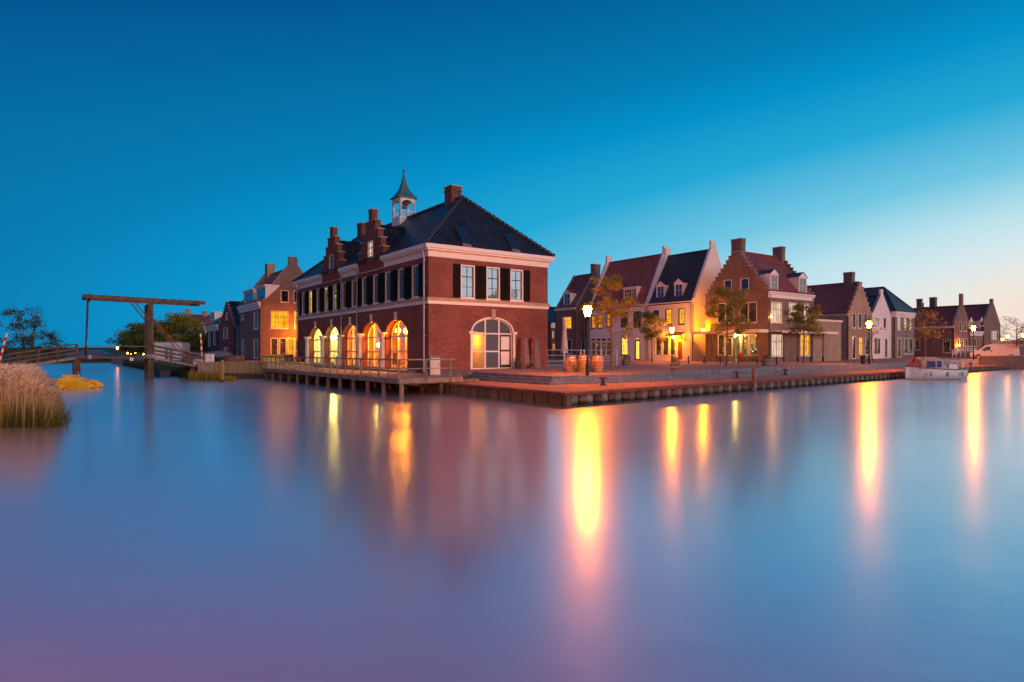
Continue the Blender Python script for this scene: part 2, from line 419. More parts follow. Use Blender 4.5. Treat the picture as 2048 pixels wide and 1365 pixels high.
def panel(mb, f, outline, holes=(), depth=.14, thick=0, n0=0.0):
    loops = [[Vector((u, z, 0)) for u, z in outline]] + [[Vector((u, z, 0)) for u, z in h] for h in holes]
    idx = geometry.tessellate_polygon(loops); flat = [p for l in loops for p in l]
    mb.tris([f.P(p.x, n0, p.y) for p in flat], idx)
    if thick: mb.tris([f.P(p.x, n0-thick, p.y) for p in flat], idx)
    for l, dd in [(loops[0], thick)] + [(l, depth) for l in loops[1:]]:
        if dd:
            for k in range(len(l)):
                a, b = l[k], l[(k+1) % len(l)]
                mb.face([f.P(a.x, n0, a.y), f.P(b.x, n0, b.y), f.P(b.x, n0-dd, b.y), f.P(a.x, n0-dd, a.y)])
def rhole(u0, u1, z0, z1): return [(u0, z0), (u1, z0), (u1, z1), (u0, z1)]
def ahole(u0, u1, z0, zs, rise, n_=14):
    c, r_ = (u0+u1)/2, (u1-u0)/2
    return [(u0, z0), (u1, z0)] + [(c+r_*math.cos(math.pi*k/n_), zs+rise*math.sin(math.pi*k/n_)) for k in range(n_+1)]

def window(parent, f, u0, u1, z0, z1, cols=2, rows=3, glass='dark_glass', frame='white_paint', sash='dark_paint', dep=.10, fw=.07, bw=.03, transom=None, sill=True, name='window', split=False):
    """window > pane, glazing_bar; u0..z1 is the opening"""
    if u1-u0 < .05 or z1-z0 < .05: return
    mb = MB()
    for a, b, c, d_ in ((u0, u0+fw, z0, z1), (u1-fw, u1, z0, z1), (u0+fw, u1-fw, z0, z0+fw), (u0+fw, u1-fw, z1-fw, z1)):
        mb.fbox(f, a, b, -dep-.03, .02, c, d_)
    if sill: mb.fbox(f, u0-.05, u1+.05, -.02, .07, z0-.07, z0-.003)
    if split: mb.fbox(f, (u0+u1)/2-fw/2, (u0+u1)/2+fw/2, -dep-.03, .015, z0+fw, z1-fw)
    wo_ = mb.build(name, frame, parent)
    mb = MB(); a0, a1, b0, b1 = u0+fw, u1-fw, z0+fw, z1-fw
    for k in range(1, cols):
        u = a0+(a1-a0)*k/cols; mb.fbox(f, u-bw/2, u+bw/2, -dep-.02, -dep+.03, b0, b1)
    zz = [b0+(b1-b0)*k/rows for k in range(1, rows)]
    for k, z in enumerate(zz):
        h = bw*.9 if (k == len(zz)-1 and rows > 2) else bw/2
        mb.fbox(f, a0, a1, -dep-.024, -dep+.034, z-h, z+h)
    sw = bw*.9
    for a, b, c, d_ in ((a0, a0+sw, b0, b1), (a1-sw, a1, b0, b1), (a0+sw, a1-sw, b0, b0+sw), (a0+sw, a1-sw, b1-sw, b1)):
        mb.fbox(f, a, b, -dep-.028, -dep+.026, c, d_)
    mb.build('glazing_bar', sash, wo_)
    mb = MB(); mb.face([f.P(a0, -dep, b0), f.P(a1, -dep, b0), f.P(a1, -dep, b1), f.P(a0, -dep, b1)])
    mb.build('pane', glass, wo_)
    return wo_
# ------------------------------------------------------------ terrain, water, quay
def inside(poly, p):
    c = False; n_ = len(poly)
    for i in range(n_):
        a, b = poly[i], poly[i-1]
        if (a[1] > p[1]) != (b[1] > p[1]) and p[0] < (b[0]-a[0])*(p[1]-a[1])/(b[1]-a[1])+a[0]: c = not c
    return c
def sheet(name, poly, zf, mat_, step=0, skirt=None, wall='concrete'):
    pts = []
    for i, p in enumerate(poly):
        a, b = Vector((p[0], p[1])), Vector((poly[(i+1) % len(poly)][0], poly[(i+1) % len(poly)][1])); k = max(1, int((b-a).length/2.5)) if step and (b-a).length < 130 else 1
        pts += [a.lerp(b, j/k) for j in range(k)]
    n_ = len(pts)
    if step:
        x0, x1 = min(p.x for p in pts), min(140, max(p.x for p in pts)); y0, y1 = min(p.y for p in pts), min(150, max(p.y for p in pts))
        x0 = max(x0, -90); x = x0+step/2
        while x < x1:
            y = y0+step/2
            while y < y1:
                if inside(pts[:n_], (x, y)): pts.append(Vector((x, y)))
                y += step
            x += step
    r_ = geometry.delaunay_2d_cdt(pts, [(i, (i+1) % n_) for i in range(n_)], [list(range(n_))], 1, .001)
    mb = MB(); mb.v = [(p.x, p.y, zf(p.x, p.y)) for p in r_[0]]; mb.f = [tuple(f) for f in r_[2]]
    o_ = structure(mb.build(name, mat_))
    if skirt is not None:
        mb = MB()
        for i in range(n_):
            a, b = pts[i], pts[(i+1) % n_]
            mb.face([(a.x, a.y, zf(a.x, a.y)), (b.x, b.y, zf(b.x, b.y)), (b.x, b.y, skirt), (a.x, a.y, skirt)])
        structure(mb.build(name+'_edge', wall))
    return o_
mb = MB(); mb.face([(-1500, -400, 0), (1500, -400, 0), (1500, 2500, 0), (-1500, 2500, 0)]); structure(mb.build('water', 'water'))

def offset(poly, d_):
    """shift an open polyline to its left by d_"""
    out = []
    for i, p in enumerate(poly):
        ns = []
        if i: e_ = (poly[i]-poly[i-1]).normalized(); ns.append(Vector((-e_.y, e_.x)))
        if i < len(poly)-1: e_ = (poly[i+1]-poly[i]).normalized(); ns.append(Vector((-e_.y, e_.x)))
        m_ = sum(ns, Vector((0, 0))).normalized(); out.append(p+m_*d_/m_.dot(ns[0]))
    return out
ZQ = .55
Q0 = gp(-16.1, -2.4).xy; QD = Vector((.743, .669))
qend = Q0+QD*93
S = [gp(-3.0, .7).xy, gp(-11.0, .9).xy, Vector((6.9, 34.4)), Vector((6.9, 34.4))+QD*66]     # foot of the steps
treads = [offset(S, d_) for d_ in (0, .36, .72)]
edge = offset(S, .76)
far_r = Vector((150, 120))
ground = edge + [Vector((56.5, 80.3)), Vector((60, 80.2)), Vector((75, 80.2)), Vector((130, 90)), Vector((260, 260)), Vector((0, 260)), gp(125, -8).xy, gp(110, -10.5).xy, gp(60, -9.4).xy, gp(22.6, -9.4).xy,
                 gp(19.6, -4.6).xy, gp(19.6, -.25).xy, gp(27.2, -.25).xy, gp(27.2, 1).xy, gp(6, 1.0).xy, gp(1, .6).xy, gp(0, .1).xy]
def gzz(x, y):
    l = (Vector((x, y))-C0).dot(DL); r_ = (Vector((x, y))-C0).dot(DR)
    if l > 14 and r_ < 1 : return 1.25
    return gz(x, y)
sheet('plaza', ground, gzz, 'paving', 4, -.8, 'concrete')
quay = [Q0, qend, edge[-1]+QD*0+Vector((0, .5)), edge[-1]] + [p for p in treads[1][::-1]] + [gp(-.1, .3).xy, gp(-.1, -2.4).xy]
quay = [Q0, qend] + [p for p in treads[1][::-1]] + [gp(-.5, .6).xy, gp(-.5, -2.4).xy]
sheet('promenade', quay, lambda x, y: ZQ, 'paving_quay', 4)
mb = MB()
for k, (z0, z1) in enumerate(((ZQ-.02, .68), (.68, .805), (.805, None))):
    a = treads[k]; b = treads[k+1] if k < 2 else offset(S, 1.02)
    for i in range(len(a)-1):
        m_ = max(1, int((a[i+1]-a[i]).length/1.2))
        for j in range(m_):
            p0, p1 = a[i].lerp(a[i+1], j/m_), a[i].lerp(a[i+1], (j+.993)/m_); q0, q1 = b[i].lerp(b[i+1], j/m_), b[i].lerp(b[i+1], (j+.993)/m_)
            if k < 2: t = lambda p: z1-.002
            else: t = lambda p: gz(p.x, p.y)+.012
            if k < 2: b2 = offset(S, .36*(k+1)+.05); q0, q1 = b2[i].lerp(b2[i+1], j/m_), b2[i].lerp(b2[i+1], (j+.993)/m_)
            mb.hexa([V3((*p0, z0)), V3((*p1, z0)), V3((*q1, z0)), V3((*q0, z0))], [V3((*p0, t(p0))), V3((*p1, t(p1))), V3((*q1, t(q1))), V3((*q0, t(q0)))])
structure(mb.build('stone_steps', 'step_stone'))

# quay wall of steel sheet piles, left leg faced with boards
t = thing('quay_wall', 'long quay wall of rusty steel sheet piles with a pale cap, running right from the corner', 'quay wall', (*Q0, 0))
nq = Vector((QD.y, -QD.x)); mb = MB(); k = 0; L_ = (qend-Q0).length
prof = [(0, -.42), (.12, -.42), (.26, -.02), (.60, -.02), (.74, -.42), (.95, -.42)]
pts = []
u = .12
while u < L_-1:
    pts += [(u+a, b) for a, b in prof]; u += .95
for a, b in zip(pts, pts[1:]):
    A = Q0+QD*a[0]+nq*a[1]; B = Q0+QD*b[0]+nq*b[1]
    if (B-A).length > .001: mb.face([(*A, ZQ-.1), (*B, ZQ-.1), (*B, -.8), (*A, -.8)])
mb.build('sheet_piling', 'pile_steel', t)
mb = MB(); A = Q0+nq*.08; B = qend+nq*.08; C_ = qend-nq*.5; D_ = Q0-nq*.5
mb.hexa([V3((*p, ZQ-.13)) for p in (A, B, C_, D_)], [V3((*p, ZQ+.006)) for p in (A, B, C_, D_)]); mb.build('capping', 'rust', t)
t = thing('quay_wall', 'short left leg of the quay wall, brown boards below a rusty cap beside the deck', 'quay wall', (*Q0, 0))
fq = Fr(Q0, DL, -DR)
mb = MB(); u = 0
while u < 11.4:
    mb.fbox(fq, u, u+.46, -.28, -.03-.05*random.random(), -.8, ZQ-.12); mb.fbox(fq, u+.47, u+.55, -.28, .0, -.8, ZQ-.12); u += .56
mb.build('sheet_piling', 'sheet_wood', t)
mb = MB(); mb.fbox(fq, -.05, 11.6, -.4, .09, ZQ-.13, ZQ+.008); mb.build('capping', 'rust', t)

# left shore, far shore and dike
sheet('left_bank', [(-21, 12), (-24, 24), (-33, 36), gp(17, -22.4).xy, gp(30, -21.8).xy, gp(60, -24).xy, gp(112, -26).xy, gp(126, -8).xy, (0, 262), (-40, 300), (-500, 300), (-500, 0)],
      lambda x, y: .85+min(.5, max(0, (y-40)/80)), 'grass', 8, -.8, 'soil')
sheet('camera_quay', [(-14, -16), (10, -16), (10, -1.2), (-14, -1.2)], lambda x, y: .62, 'paving', 0, -.8)
mb = MB()
for i in range(26):
    x0, x1 = -560+i*24, -560+(i+1)*24
    for (ya, za), (yb, zb) in (((250, 1.1), (285, 4.15)), ((285, 4.15), (292, 4.2)), ((292, 4.2), (330, .5))):
        mb.face([(x0, ya, za), (x1, ya, za), (x1, yb, zb), (x0, yb, zb)])
structure(mb.build('dike', 'grass'))
mb = MB(); mb.face([(-1500, 262, .4), (1500, 262, .4), (1500, 2400, .4), (-1500, 2400, .4)]); structure(mb.build('far_ground', 'grass'))

# ------------------------------------------------------------ houses
def W(c, L, Rr, z): p = V3(c).xy + DL*L + DR*Rr; return Vector((p.x, p.y, z))
def gable(w_, zb, ze, zr, style, n_=6, top=.42, cap=0, raise_=.22):
    c = w_/2
    if style == 'flat': return [(0, zb), (w_, zb), (w_, ze), (0, ze)]
    if style == 'bare': return [(0, zb), (w_, zb), (w_, ze), (c, zr), (0, ze)]
    if style == 'plain':
        q = [(0, zb), (w_, zb), (w_, ze+raise_), (w_-.25, ze+raise_)]
        r = [(c+top, zr+raise_*.6)]
        if cap: r += [(c+top, zr+cap), (c-top, zr+cap)]
        return q + r + [(c-top, zr+raise_*.6), (.25, ze+raise_), (0, ze+raise_)]
    if style == 'bell':
        q = [(1, ze), (.93, ze+.1*(zr-ze)), (.70, ze+.35*(zr-ze)), (.52, ze+.62*(zr-ze)), (.42, ze+.8*(zr-ze)), (.40, zr)]
        r = [(c+c*k*1.0, z) for k, z in [(1, ze), (.8, ze+.22*(zr-ze)), (.55, ze+.5*(zr-ze)), (.38, ze+.75*(zr-ze)), (.34, zr)]]
        return [(0, zb), (w_, zb)] + r + [(w_-u, z) for u, z in r[::-1]]
    r = []                                             # stepped
    for k in range(n_):
        hw = c - (c-top)*k/(n_-1+.0); z = ze + (zr-ze)*k/(n_-1)
        hw2 = c - (c-top)*(k+1)/(n_-1)
        zt = ze + (zr-ze)*(k+.55)/(n_-.45)
        r += [(c+hw, (r[-1][1] if r else ze-.3)), (c+hw, zt)]
    r = r[1:]
    if cap: r += [(c+top*.75, r[-1][1]), (c+top*.75, zr+cap)]
    return [(0, zb), (w_, zb)] + r + [(w_-u, z) for u, z in r[::-1]]
def caps(parent, mat_, f, outline, thick, over=.05):
    """flat coping stones on the treads of a stepped gable, each its own part"""
    for (u0, z0), (u1, z1) in zip(outline, outline[1:]):
        if abs(z0-z1) < 1e-4 and z0 > outline[0][1]+1:
            mb = MB(); mb.fbox(f, min(u0, u1)-over, max(u0, u1)+over, -thick-over, over, z0, z0+.09); mb.build('coping', mat_, parent)

def chimney(parent, p, wL, wR, z0, z1, mat_='brick_brown', cap='concrete'):
    mb = MB(); a = math.atan2(DL.y, DL.x); mb.box(p, wL, wR, z0, z1, a); mb.box(p, wL+.1, wR+.1, z1-.32, z1-.2, a)
    o_ = mb.build('chimney', mat_, parent); mb = MB(); mb.box(p, wL+.14, wR+.14, z1, z1+.09, a); mb.build('coping', cap, o_)
def house(kind, label, c, a, b, zb, ze, zr, ridge, wall, roof, wins=(), style='plain', steps=6, cap=0, chims=(), cornice=('L',), cmat='white_paint',
          dormers=(), pipe=None, ch=.34, cat='house', group=None, top=.42, frieze=0, raise_=.22, overh=.18, rwall=None, hip=None):
    t = thing(kind, label, cat, (c[0], c[1], zb), group); t['_']=0; del t['_']
    fl, fr = FL(c), FRt(c)
    gL, gR = ridge == 'R', ridge == 'L'               # which visible face is a gable
    oL = gable(a, zb, ze, zr, style if gL else 'flat', steps, top, cap, raise_); oR = gable(b, zb, ze, zr, style if gR else 'flat', steps, top, cap, raise_)
    if hip: oL = gable(a, zb, ze, zr, 'flat'); oR = gable(b, zb, ze, zr, 'flat')
    hL, hR, todo = [], [], []
    for wn in wins:
        face, px, kw = wn[0], wn[1], dict(wn[2]) if len(wn) > 2 else {}
        f = fl if face == 'L' else fr
        u0, u1, z0, z1 = f.rect(*px)
        lim = a if face == 'L' else b
        u0 = max(u0, .06); u1 = min(u1, lim-.06); z0 = max(z0, zb+.05)
        if u1-u0 < .2: continue
        (hL if face == 'L' else hR).append(rhole(u0, u1, z0, z1)); todo.append((f, u0, u1, z0, z1, kw))
    mb = MB(); panel(mb, fl, oL, hL, .13, .3 if gL else 0); panel(mb, fr, oR, hR, .13, .3 if gR else 0)
    fb = Fr(V3(c).xy+DR*b, DL, DR); oB = gable(a, zb, ze, zr, style if gL else 'flat', steps, top, cap, raise_)
    ff = Fr(V3(c).xy+DL*a, DR, DL); oF = gable(b, zb, ze, zr, style if gR else 'flat', steps, top, cap, raise_)
    if hip: oB, oF = gable(a, zb, ze, zr, 'flat'), gable(b, zb, ze, zr, 'flat')
    panel(mb, fb, oB, (), 0, .3 if gL else 0); panel(mb, ff, oF, (), 0, .3 if gR else 0)
    mb.build('wall', wall, t)
    cm = rwall or 'concrete'
    if style == 'step':
        for f, o_ in ([(fl, oL), (fb, oB)] if gL else [(fr, oR), (ff, oF)]): caps(t, cm, f, o_, .3)
    if style == 'plain' and raise_ > 0:
        for f, w_ in ([(fl, a), (fb, a)] if gL else [(fr, b), (ff, b)]):
            for u0, u1 in ((.2, w_/2-top), (w_-.2, w_/2+top)):
                mb = MB(); mb.bar(f.P(u0, -.15, ze+raise_+.04), f.P(u1, -.15, zr+raise_*.6+.04), .36, .08); mb.build('coping', cm, t)
    # roof
    mb = MB(); th = .1; cc = (b if ridge == 'L' else a)/2; ln = a if ridge == 'L' else b; i0 = .28 if not hip else 0
    if style == 'bare': i0 = -.12
    sl = (zr-ze)/cc
    def X(along, across, z): return W(c, along, across, z) if ridge == 'L' else W(c, across, along, z)
    if hip:
        o_ = .3; h0, h1 = hip; e_ = [X(-o_, -o_, ze), X(ln+o_, -o_, ze), X(ln+o_, 2*cc+o_, ze), X(-o_, 2*cc+o_, ze)]
        r0, r1 = X(h0, cc, zr), X(ln-h1, cc, zr)
        mb.face([e_[0], e_[1], r1, r0]); mb.face([e_[2], e_[3], r0, r1]); mb.face([e_[3], e_[0], r0]); mb.face([e_[1], e_[2], r1])
        for p, q in ((e_[0], r0), (e_[3], r0), (e_[1], r1), (e_[2], r1), (r0, r1)): mb.tube([p+Vector((0, 0, .03)), q+Vector((0, 0, .03))], .09, 6)
    else:
        for s_ in (0, 1):
            e0, e1 = (-overh, cc) if s_ == 0 else (2*cc+overh, cc); ez = ze-overh*sl
            lo = [X(i0, e0, ez), X(ln-i0, e0, ez), X(ln-i0, e1, zr-.002), X(i0, e1, zr-.002)]
            mb.hexa(lo, [p+Vector((0, 0, th)) for p in lo])
        mb.tube([X(i0, cc, zr+th+.02), X(ln-i0, cc, zr+th+.02)], .1, 6)
    ro = mb.build('roof', roof, t)
    for (L, Rr, wL, wR, z1, mt) in chims: chimney(ro, W(c, L, Rr, 0), wL, wR, z1-2.2, z1, mt)
    for fc in cornice:
        mb = MB(); f, ln_ = (fl, a) if fc == 'L' else (fr, b)
        mb.fbox(f, -.0 if not hip else -.3, ln_+(.3 if hip else 0), -.02, .26, ze-ch*.5, ze-.03)
        mb.fbox(f, 0, ln_, -.02, .16, ze-ch, ze-ch*.5-.002)
        if frieze: mb.fbox(f, .02, ln_-.02, -.02, .05, ze-ch-frieze, ze-ch-.002)
        mb.build('cornice', cmat, t)
    for f, u0, u1, z0, z1, kw in todo: window(t, f, u0, u1, z0, z1, **kw)
    for face, px, kw in dormers:
        f0 = fl if face == 'L' else fr; s_ = .3; cw = (b if face == 'L' else a)/2; sl = (zr-ze)/cw
        for _ in range(4):
            f = f0.back(s_); u0, u1, z0, z1 = f.rect(*px); s_ = max(.1, (z0-ze)/sl)
        dd = (z1-ze)/sl - s_ + .15; kw = dict(kw); dmat = kw.pop('wall', 'white_paint'); rm = kw.pop('roofm', roof); ped = kw.pop('ped', 0)
        mb = MB(); panel(mb, f, rhole(u0, u1, z0, z1), [rhole(u0+.14, u1-.14, z0+.12, z1-.18)], .12)
        for uu in (u0, u1): mb.face([f.P(uu, 0, z0), f.P(uu, 0, z1), f.P(uu, -dd, z1)])
        if ped:
            cu = (u0+u1)/2; ph = (u1-u0)*ped
            mb.face([f.P(u0-.05, .03, z1), f.P(u1+.05, .03, z1), f.P(cu, .03, z1+ph)])
            mb.fbox(f, u0-.08, u1+.08, 0, .08, z1-.08, z1-.01)
        else: mb.fbox(f, u0-.12, u1+.12, -dd, .14, z1, z1+.16)
        do = mb.build('dormer', dmat, t)
        if ped:
            mb = MB(); d2 = dd+ph/sl
            mb.face([f.P(u0-.1, .1, z1), f.P(cu, .1, z1+ph+.03), f.P(cu, -d2, z1+ph+.03), f.P(u0-.1, -dd, z1)])
            mb.face([f.P(u1+.1, .1, z1), f.P(cu, .1, z1+ph+.03), f.P(cu, -d2, z1+ph+.03), f.P(u1+.1, -dd, z1)])
            mb.build('dormer_roof', rm, do)
        window(do, f, u0+.14, u1-.14, z0+.12, z1-.18, **{**dict(cols=2, rows=3, sill=False, fw=.04), **kw}) if False else dwin(do, f, u0+.14, u1-.14, z0+.12, z1-.18, **kw)
    if pipe is not None:
        mb = MB()
        for fc, u in pipe:
            f = fl if fc == 'L' else fr; mb.tube([f.P(u, .1, zb), f.P(u, .1, ze-.3)], .045, 6)
        mb.build('drainpipe', 'zinc', t)
    return t
def dwin(parent, f, u0, u1, z0, z1, glass='dark_glass', cols=2, rows=2, **kw):
    mb = MB(); mb.face([f.P(u0, -.08, z0), f.P(u1, -.08, z0), f.P(u1, -.08, z1), f.P(u0, -.08, z1)]); mb.build('pane', glass, parent)
    mb = MB()
    for k in range(cols+1): u = u0+.02+(u1-u0-.04)*k/cols; mb.fbox(f, u-.02, u+.02, -.1, -.05, z0, z1)
    for k in range(1, rows): z = z0+(z1-z0)*k/rows; mb.fbox(f, u0, u1, -.099, -.051, z-.015, z+.015)
    mb.build('glazing_bar', 'white_paint' if kw.get('frame') is None else kw['frame'], parent)

def cpt(px, D): return at(px, D)
# --- brick building on the quay ---------------------------------------------------------------
fl, fr = FL(C0), FRt(C0); AL, BR = 26.8, 9.6
t = thing('brick_building', 'big red brick hall on the quay with dark hipped roof and five lit arches', 'building', (C0.x, C0.y, .6))
ZB = .3
archu = [(4.72+4.2*k-1.75, 4.72+4.2*k+1.75) for k in range(5)]
winu = [(2.28+2.1*k-.98, 2.28+2.1*k) for k in range(12)]
hol = [ahole(a, b, .98, 3.28, 1.14) for a, b in archu] + [rhole(a, b, 5.74, 7.84) for a, b in winu]
mb = MB(); panel(mb, fl, rhole(0, AL, ZB, 8.6), hol, .45)
rw = [fr.rect(921, 530.6, 949.6, 597.5), fr.rect(972.2, 534.8, 999.5, 600), fr.rect(1020, 539.5, 1046.2, 602.5)]
du0, du1 = 3.22, 6.5
dh = ahole(du0, du1, 1.03, 3.5, .95)
panel(mb, fr, rhole(0, BR, ZB, 8.6), [rhole(*r_) for r_ in rw]+[dh], .16)
for f, l in ((Fr(C0+DR*BR, DL, DR), AL), (Fr(C0+DL*AL, DR, DL), BR)): panel(mb, f, rhole(0, l, ZB, 8.6))
mb.build('wall', 'brick_red', t)
mb = MB(); mb.fbox(fl, -.12, AL+.12, -.02, .12, 5.45, 5.64); mb.fbox(fr, -.119, BR+.12, -.02, .119, 5.451, 5.641); mb.build('string_course', 'stone_tan', t)
mb = MB(); mb.fbox(fl, -.06, AL+.06, -.02, .06, 5.24, 5.448); mb.fbox(fr, -.059, BR+.06, -.02, .059, 5.241, 5.449); mb.build('string_course', 'white_paint', t)
gab = [(8.95, 2.3), (17.25, 2.3)]
segs = [(-.35, gab[0][0]-2.3), (gab[0][0]+2.3, gab[1][0]-2.3), (gab[1][0]+2.3, AL+.35)]
for a, b in segs:
    mb = MB(); mb.fbox(fl, a, b, -.02, .36, 8.74, 8.99); mb.fbox(fl, a+.05, b-.02, -.02, .27, 8.62, 8.738); mb.fbox(fl, max(a, -.05), min(b, AL+.05), -.02, .05, 8.22, 8.618); mb.build('cornice', 'white_paint', t)
mb = MB(); mb.fbox(fr, -.359, BR+.36, -.02, .358, 8.741, 8.991); mb.fbox(fr, -.269, BR+.27, -.02, .268, 8.621, 8.739); mb.fbox(fr, -.049, BR+.05, -.02, .048, 8.221, 8.619)
mb.build('cornice', 'white_paint', t)
# hipped roof
mb = MB(); o_ = .36; zE, zR = 8.99, 13.35; K0, K1 = 3.82, AL-3.82
e_ = [gp(-o_, -o_, zE), gp(AL+o_, -o_, zE), gp(AL+o_, BR+o_, zE), gp(-o_, BR+o_, zE)]; r0, r1 = gp(K0, 4.8, zR), gp(K1, 4.8, zR)
mb.face([e_[0], e_[1], r1, r0]); mb.face([e_[2], e_[3], r0, r1]); mb.face([e_[3], e_[0], r0]); mb.face([e_[1], e_[2], r1])
roof = mb.build('roof', 'tile_dark', t)
mb = MB()
for p, q in ((e_[0], r0), (e_[3], r0), (e_[1], r1), (e_[2], r1), (r0, r1)):
    n_ = int((q-p).length/.38)
    for k in range(n_):
        a, b = p.lerp(q, k/n_), p.lerp(q, (k+1)/n_); mb.tube([a+Vector((0, 0, .06)), b+Vector((0, 0, .02))], [.13, .10], 7)
mb.build('ridge_tile', 'tile_blue', roof)
for (cu, hw), lit in zip(gab, ('room_curtain', 'dark_glass')):
    st = [(2.3, 8.1), (2.3, 9.72), (1.86, 9.72), (1.86, 10.43), (1.4, 10.43), (1.4, 11.12), (.9, 11.12), (.9, 11.85), (.36, 11.85), (.36, 12.7)]
    out = [(cu+u, z) for u, z in st] + [(cu-u, z) for u, z in st[::-1]]
    z0, z1 = 9.02, 10.44; h = rhole(cu-.5, cu+.5, z0, z1)
    mb = MB(); panel(mb, fl, out, [h], .14, .42, n0=.07); go = mb.build('stepped_gable', 'brick_red', t)
    caps(go, 'stone_tan', Fr(fl.o, fl.d, fl.nrm, .07), out, .42, .06)
    mb = MB(); mb.fbox(fl, cu-2.28, cu+2.28, .06, .1, 8.14, 8.24); mb.build('band', 'stone_tan', go)
    mb = MB(); dz = 11.62
    for s_ in (-1, 1):
        d1 = (dz-zE)/.906-.2; d0 = .0
        mb.face([fl.P(cu+s_*2.05, -.3, 9.05), fl.P(cu, -.3, dz), fl.P(cu, -d1-.1, dz), fl.P(cu+s_*2.05, -.32, 9.05)])
    mb.tube([fl.P(cu, -.3, dz+.03), fl.P(cu, -d1, dz+.03)], .1, 6)
    mb.build('gable_roof', 'tile_dark', roof)
    f2 = Fr(fl.o, fl.d, fl.nrm, .07); window(t, f2, cu-.5, cu+.5, z0, z1, 2, 3, glass=lit)
# chimneys on the ridge
chimney(roof, gp(5.2, 4.8), 1.0, .85, 12.3, 14.3, 'brick_dark', 'stone_tan'); chimney(roof, gp(22.1, 4.8), 1.0, .85, 12.3, 14.35, 'brick_dark', 'stone_tan')
# skylights in the near hip
def slant(px, py):
    a, b = (px-CX)/FPX, (HY-py)/FPX; k = (zR-zE)/(K0+o_)
    # EYE+b*s = zE + k*(l+o_), l = (s*a-C0.x)*DL.x+(s-C0.y)*DL.y
    s = (zE-EYE+k*(o_-C0.x*DL.x-C0.y*DL.y))/(b-k*(a*DL.x+DL.y)); return Vector((a*s, s, EYE+b*s))
nh = Vector((-DL.x, -DL.y, .95)).normalized()
for q in ([(909, 458), (925, 459.5), (941, 491), (924, 489)], [(1006, 471), (1021, 473), (1038, 502), (1023, 500)]):
    p = [slant(*x) for x in q]; mb = MB(); mb.hexa([x+nh*.02 for x in p], [x+nh*.14 for x in p]); so_ = mb.build('skylight', 'dark_paint', t)
    mb = MB(); c_ = sum(p, Vector())/4; mb.face([c_+(x-c_)*.82+nh*.145 for x in p]); mb.build('pane', 'dark_glass', so_)
    mb = MB(); a, b = p[3], p[2]; dn = (p[3]-p[0]).normalized()*.22; mb.hexa([a, b, b+dn, a+dn], [x+nh*.08 for x in (a, b, b+dn, a+dn)]); mb.build('flashing', 'zinc', so_)
# upper windows and shutters
for k, (a, b) in enumerate(winu):
    g_ = {7: 'room_cafe', 8: 'room_cafe', 10: 'room_yellow'}.get(k, 'dark_glass')
    window(t, fl, a, b, 5.74, 7.84, 2, 3, glass=g_)
def shutter(f, u0, u1, z0, z1):
    mb = MB(); mb.fbox(f, u0, u0+.06, .015, .07, z0, z1); mb.fbox(f, u1-.06, u1, .015, .07, z0, z1)
    for z in (z0, (z0+z1)/2-.04, z1-.08): mb.fbox(f, u0+.06, u1-.06, .015, .068, z, z+.08)
    mb.fbox(f, u0+.06, u1-.06, .012, .03, z0+.08, z1-.08)
    z = z0+.11
    while z < z1-.1:
        if abs(z-(z0+z1)/2) > .07: mb.fbox(f, u0+.06, u1-.06, .03, .052, z, z+.03)
        z += .065
    mb.build('shutter', 'shutter_paint', t)
for a, b in winu: shutter(fl, a-.545, a-.03, 5.76, 7.84); shutter(fl, b+.03, b+.545, 5.76, 7.84)
for k, r_ in enumerate(rw):
    window(t, fr, *r_, cols=2, rows=3, glass='mirror_glass', fw=.09)
    shutter(fr, r_[0]-.56, r_[0]-.02, r_[2]+.03, r_[3]); shutter(fr, r_[1]+.02, r_[1]+.56, r_[2]+.03, r_[3])
# arched openings of the arcade
for k, (a, b) in enumerate(archu):
    f = fl; cu = (a+b)/2; dep = .42
    mb = MB(); P = ahole(a, b, .98, 3.28, 1.14); p2 = ahole(a+.09, b-.09, 1.1, 3.28, 1.05)
    panel(mb, Fr(fl.o, fl.d, fl.nrm, -dep), P, [p2], .08)
    for u in (a+(b-a)/3, a+(b-a)*2/3):
        top_ = 3.28+1.05*math.sqrt(max(0, 1-((u-cu)/1.66)**2)); mb.fbox(f, u-.045, u+.045, -dep-.08, -dep+.02, 1.1, top_)
    for z in (2.22, 3.28): mb.fbox(f, a+.08, b-.08, -dep-.07, -dep+.03, z-.05, z+.05)
    wo_ = mb.build('arched_window', 'white_paint', t)
    mb = MB(); mb.face([f.P(u, -dep-.05, z) for u, z in p2]); mb.build('pane', 'clear_glass', wo_)
    if k in (1, 3):
        mb = MB(); u0, u1 = a+.1, a+1.15
        for x0, x1, y0, y1 in ((u0, u0+.1, 1.0, 3.2), (u1-.1, u1, 1.0, 3.2), (u0+.1, u1-.1, 1.0, 1.15), (u0+.1, u1-.1, 3.08, 3.2)): mb.fbox(f, x0, x1, -dep-.1, -dep+.06, y0, y1)
        do = mb.build('door', 'dark_paint', wo_)
    mb = MB(); mb.fbox(f, cu-.13, cu+.13, .0, .09, 4.36, 4.86); mb.fbox(f, cu-.17, cu+.17, 0, .12, 4.86, 4.95); mb.build('keystone', 'white_paint', t)
for k in range(6):
    u = 4.72+4.2*k-2.1; mb = MB(); p = fl.P(u, -.02, 0); hw = .34
    if k == 0: continue
    mb.lathe(p, [(.34, .84), (.34, 1.0), (.28, 1.05), (.275, 3.2), (.31, 3.24), (.31, 3.3), (.40, 3.46), (.42, 3.5), (.42, 3.6)], 16)
    mb.build('column', 'white_paint', t)
mb = MB(); mb.fbox(fl, 1.6, 24.0, .02, .62, .84, .975); mb.build('doorstep', 'step_stone', t)
